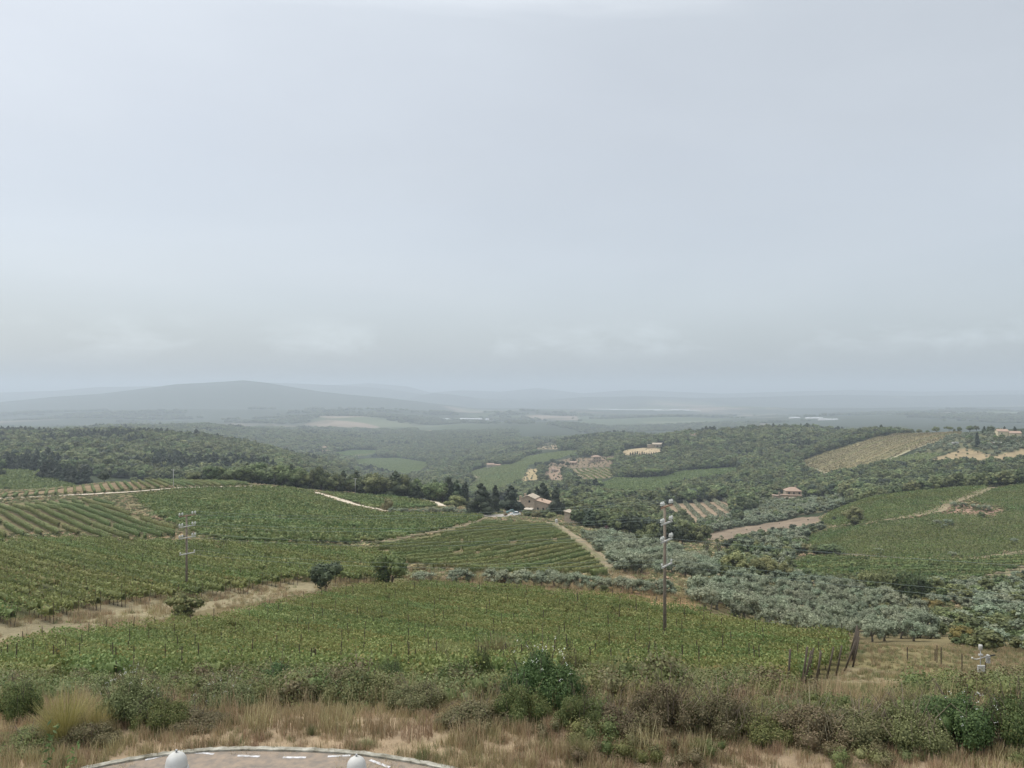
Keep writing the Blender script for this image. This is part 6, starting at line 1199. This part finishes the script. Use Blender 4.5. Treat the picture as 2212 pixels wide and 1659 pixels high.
for u, vb, vt in ((2033,1440,1398),(2024,1432,1394),(2020,1428,1402),(2078,1452,1412),(1960,1428,1398)):
    x_, y_, z_ = hit(u, vb, 36, 80); e2 = tag(empty('vine_stake', (x_, y_, z_)), 'thin dark stake standing in the overgrown patch', 'stake', 'stakes of the overgrown patch'); MB().tube([(0,0,-.3),(0,0,zv(y_,vt)-z_)],.035,6).build('post', M_STAKE, e2)
# grass and low growth
def lowbush(seed, mat): rg = np.random.default_rng(seed); return np_mesh('low_growth', *crown_geo([(rg.normal(0,.2), rg.normal(0,.2), rg.uniform(.1,.28), rg.uniform(.14,.24)) for i in range(5)], 1500, .0165, rg, core=.5, inner=.4), mat)
def cover(name, u0, u1, d0, d1, dens, protos, smin, smax, label, seed, keep=None, thr=-0.6, nsc=2.2, inside_ok=False):
    rg = np.random.default_rng(seed); ta, tb = (u0-CU)/F, (u1-CU)/F; area = (tb-ta) * (d1*d1-d0*d0) / 2; n = int(area * dens); y = np.sqrt(rg.uniform(d0*d0, d1*d1, n)); x = rg.uniform(ta, tb, n) * y
    ok = fbm(x / nsc, y / nsc, seed, 3) > thr; x, y = x[ok], y[ok]; z = G(x, y); u, v = UV(x, y, z)
    inside = y < np.interp(x, px, py) + 0.12; ok = ~inside if not inside_ok else np.ones(len(x), bool)
    if inside_ok: z = z + np.where(inside, 0.03, 0)
    if keep is not None: ok &= keep(u, v, x, y)
    x, y, z = x[ok], y[ok], z[ok]; n = len(x); s = rg.uniform(smin, smax, n) * (1 + .5 * fbm(x / 3, y / 3, seed + 7, 2))
    gn_scatter(name, np.stack([x, y, z - .01], 1), rg.uniform(0, 6.28, n), np.stack([s, s, s], 1), rg.integers(0, len(protos), n), protos, label)
TD = [tuft(s, 34, .30, .0055, L_DRY) for s in range(4)]; TG = [tuft(20 + s, 30, .26, .006, L_GRASS) for s in range(2)]; TL = [tuft(30 + s, 26, .75, .0065, L_DRY, .22, .45) for s in range(3)]
LB = [lowbush(50, L_BRAM), lowbush(51, L_BRAM), lowbush(52, L_BRAMB), lowbush(53, L_BRAMG), lowbush(54, L_BRAMB)]
cover('dry_grass', -120, 2330, 10.5, 19, 48, TD + TD + TG[:1], .45, .95, 'short dry tan grass on the verge above the kerb', 61, thr=-0.45)
cover('dry_grass', -120, 2330, 15.2, 20.5, 7, TL + TL + TD, .6, 1.1, 'tall bleached grass along the foot of the brambles', 62, thr=-0.15)
cover('undergrowth', -150, 2360, 17.2, 38, 5.5, [LB[0], LB[0], LB[1], LB[2], LB[3]], .8, 2.1, 'low tangled brambles and weeds covering the bank', 63, thr=-0.22, keep=lambda u, v, x, y: ~inpoly(u, v, [(1690,1500),(1830,1440),(2060,1450),(2050,1500),(1950,1545),(1880,1570),(1720,1570)]) & ~((np.abs(u - 2118) < 45) & (y > 22)) & (v < 1600 + 30 * np.sin(u / 90.0)))
cover('undergrowth', 1150, 2360, 13.2, 18, 3.0, LB, .5, 1.0, 'low weeds at the foot of the right-hand brambles', 64, thr=-0.1)
cover('dry_grass', 1550, 2360, 26, 75, 8, TD + TG + TG, .6, 1.2, 'straw grass of the bare corner beyond the end posts', 65, keep=lambda u, v, x, y: ~inpoly(u, v, VINE['F'][0]) & ~inpoly(u, v, OG1), thr=-0.3)
cover('dry_grass', -200, 780, 50, 110, 2.2, TD + TD + TL[:1] + TG, 1.0, 2.0, 'dry grass of the track on the left', 66, keep=lambda u, v, x, y: ~inpoly(u, v, VINE['F'][0]) & ~inpoly(u, v, VINE['D'][0]), thr=-0.2, nsc=5)
cover('dry_grass', 780, 1560, 80, 130, 2.2, TD + TL[:1] + TG, 1.0, 2.2, 'straw grass between the nearest vineyard and the olives', 67, keep=lambda u, v, x, y: ~inpoly(u, v, VINE['F'][0]) & ~inpoly(u, v, VINE['C'][0]), thr=-0.2, nsc=5)
cover('fallen_grass', 150, 1000, 12.0, 14.2, 40, [tuft(70 + s, 16, .07, .004, L_DRY, .2, 1.4) for s in range(3)], .4, 1.0, 'bits of dry grass lying on the worn paving', 69, thr=-0.1, inside_ok=True)
cover('green_weeds', 900, 1010, 13.2, 13.75, 30, TG, .4, .8, 'green weeds along the inside of the kerb', 68)

# ------------------------------------------------------------------ haze: one closed box of air round the whole scene
HAZE = 2.0e-4
mn, t, o = new_mat('haze'); pv = N(t, 'ShaderNodeVolumePrincipled'); pv.inputs['Color'].default_value = (0.74, 0.84, 0.935, 1); pv.inputs['Density'].default_value = HAZE; pv.inputs['Anisotropy'].default_value = 0.2
t.links.new(pv.outputs[0], o.inputs['Volume'])
zl = float(Z.min()) - 2.0; zh = float(Z.max()) + 30.0
tag(MB().box(-58000, 58000, -3000, 50000, zl, zh).build('haze', mn), 'pale haze that fades the far hills', 'haze', kind='stuff')
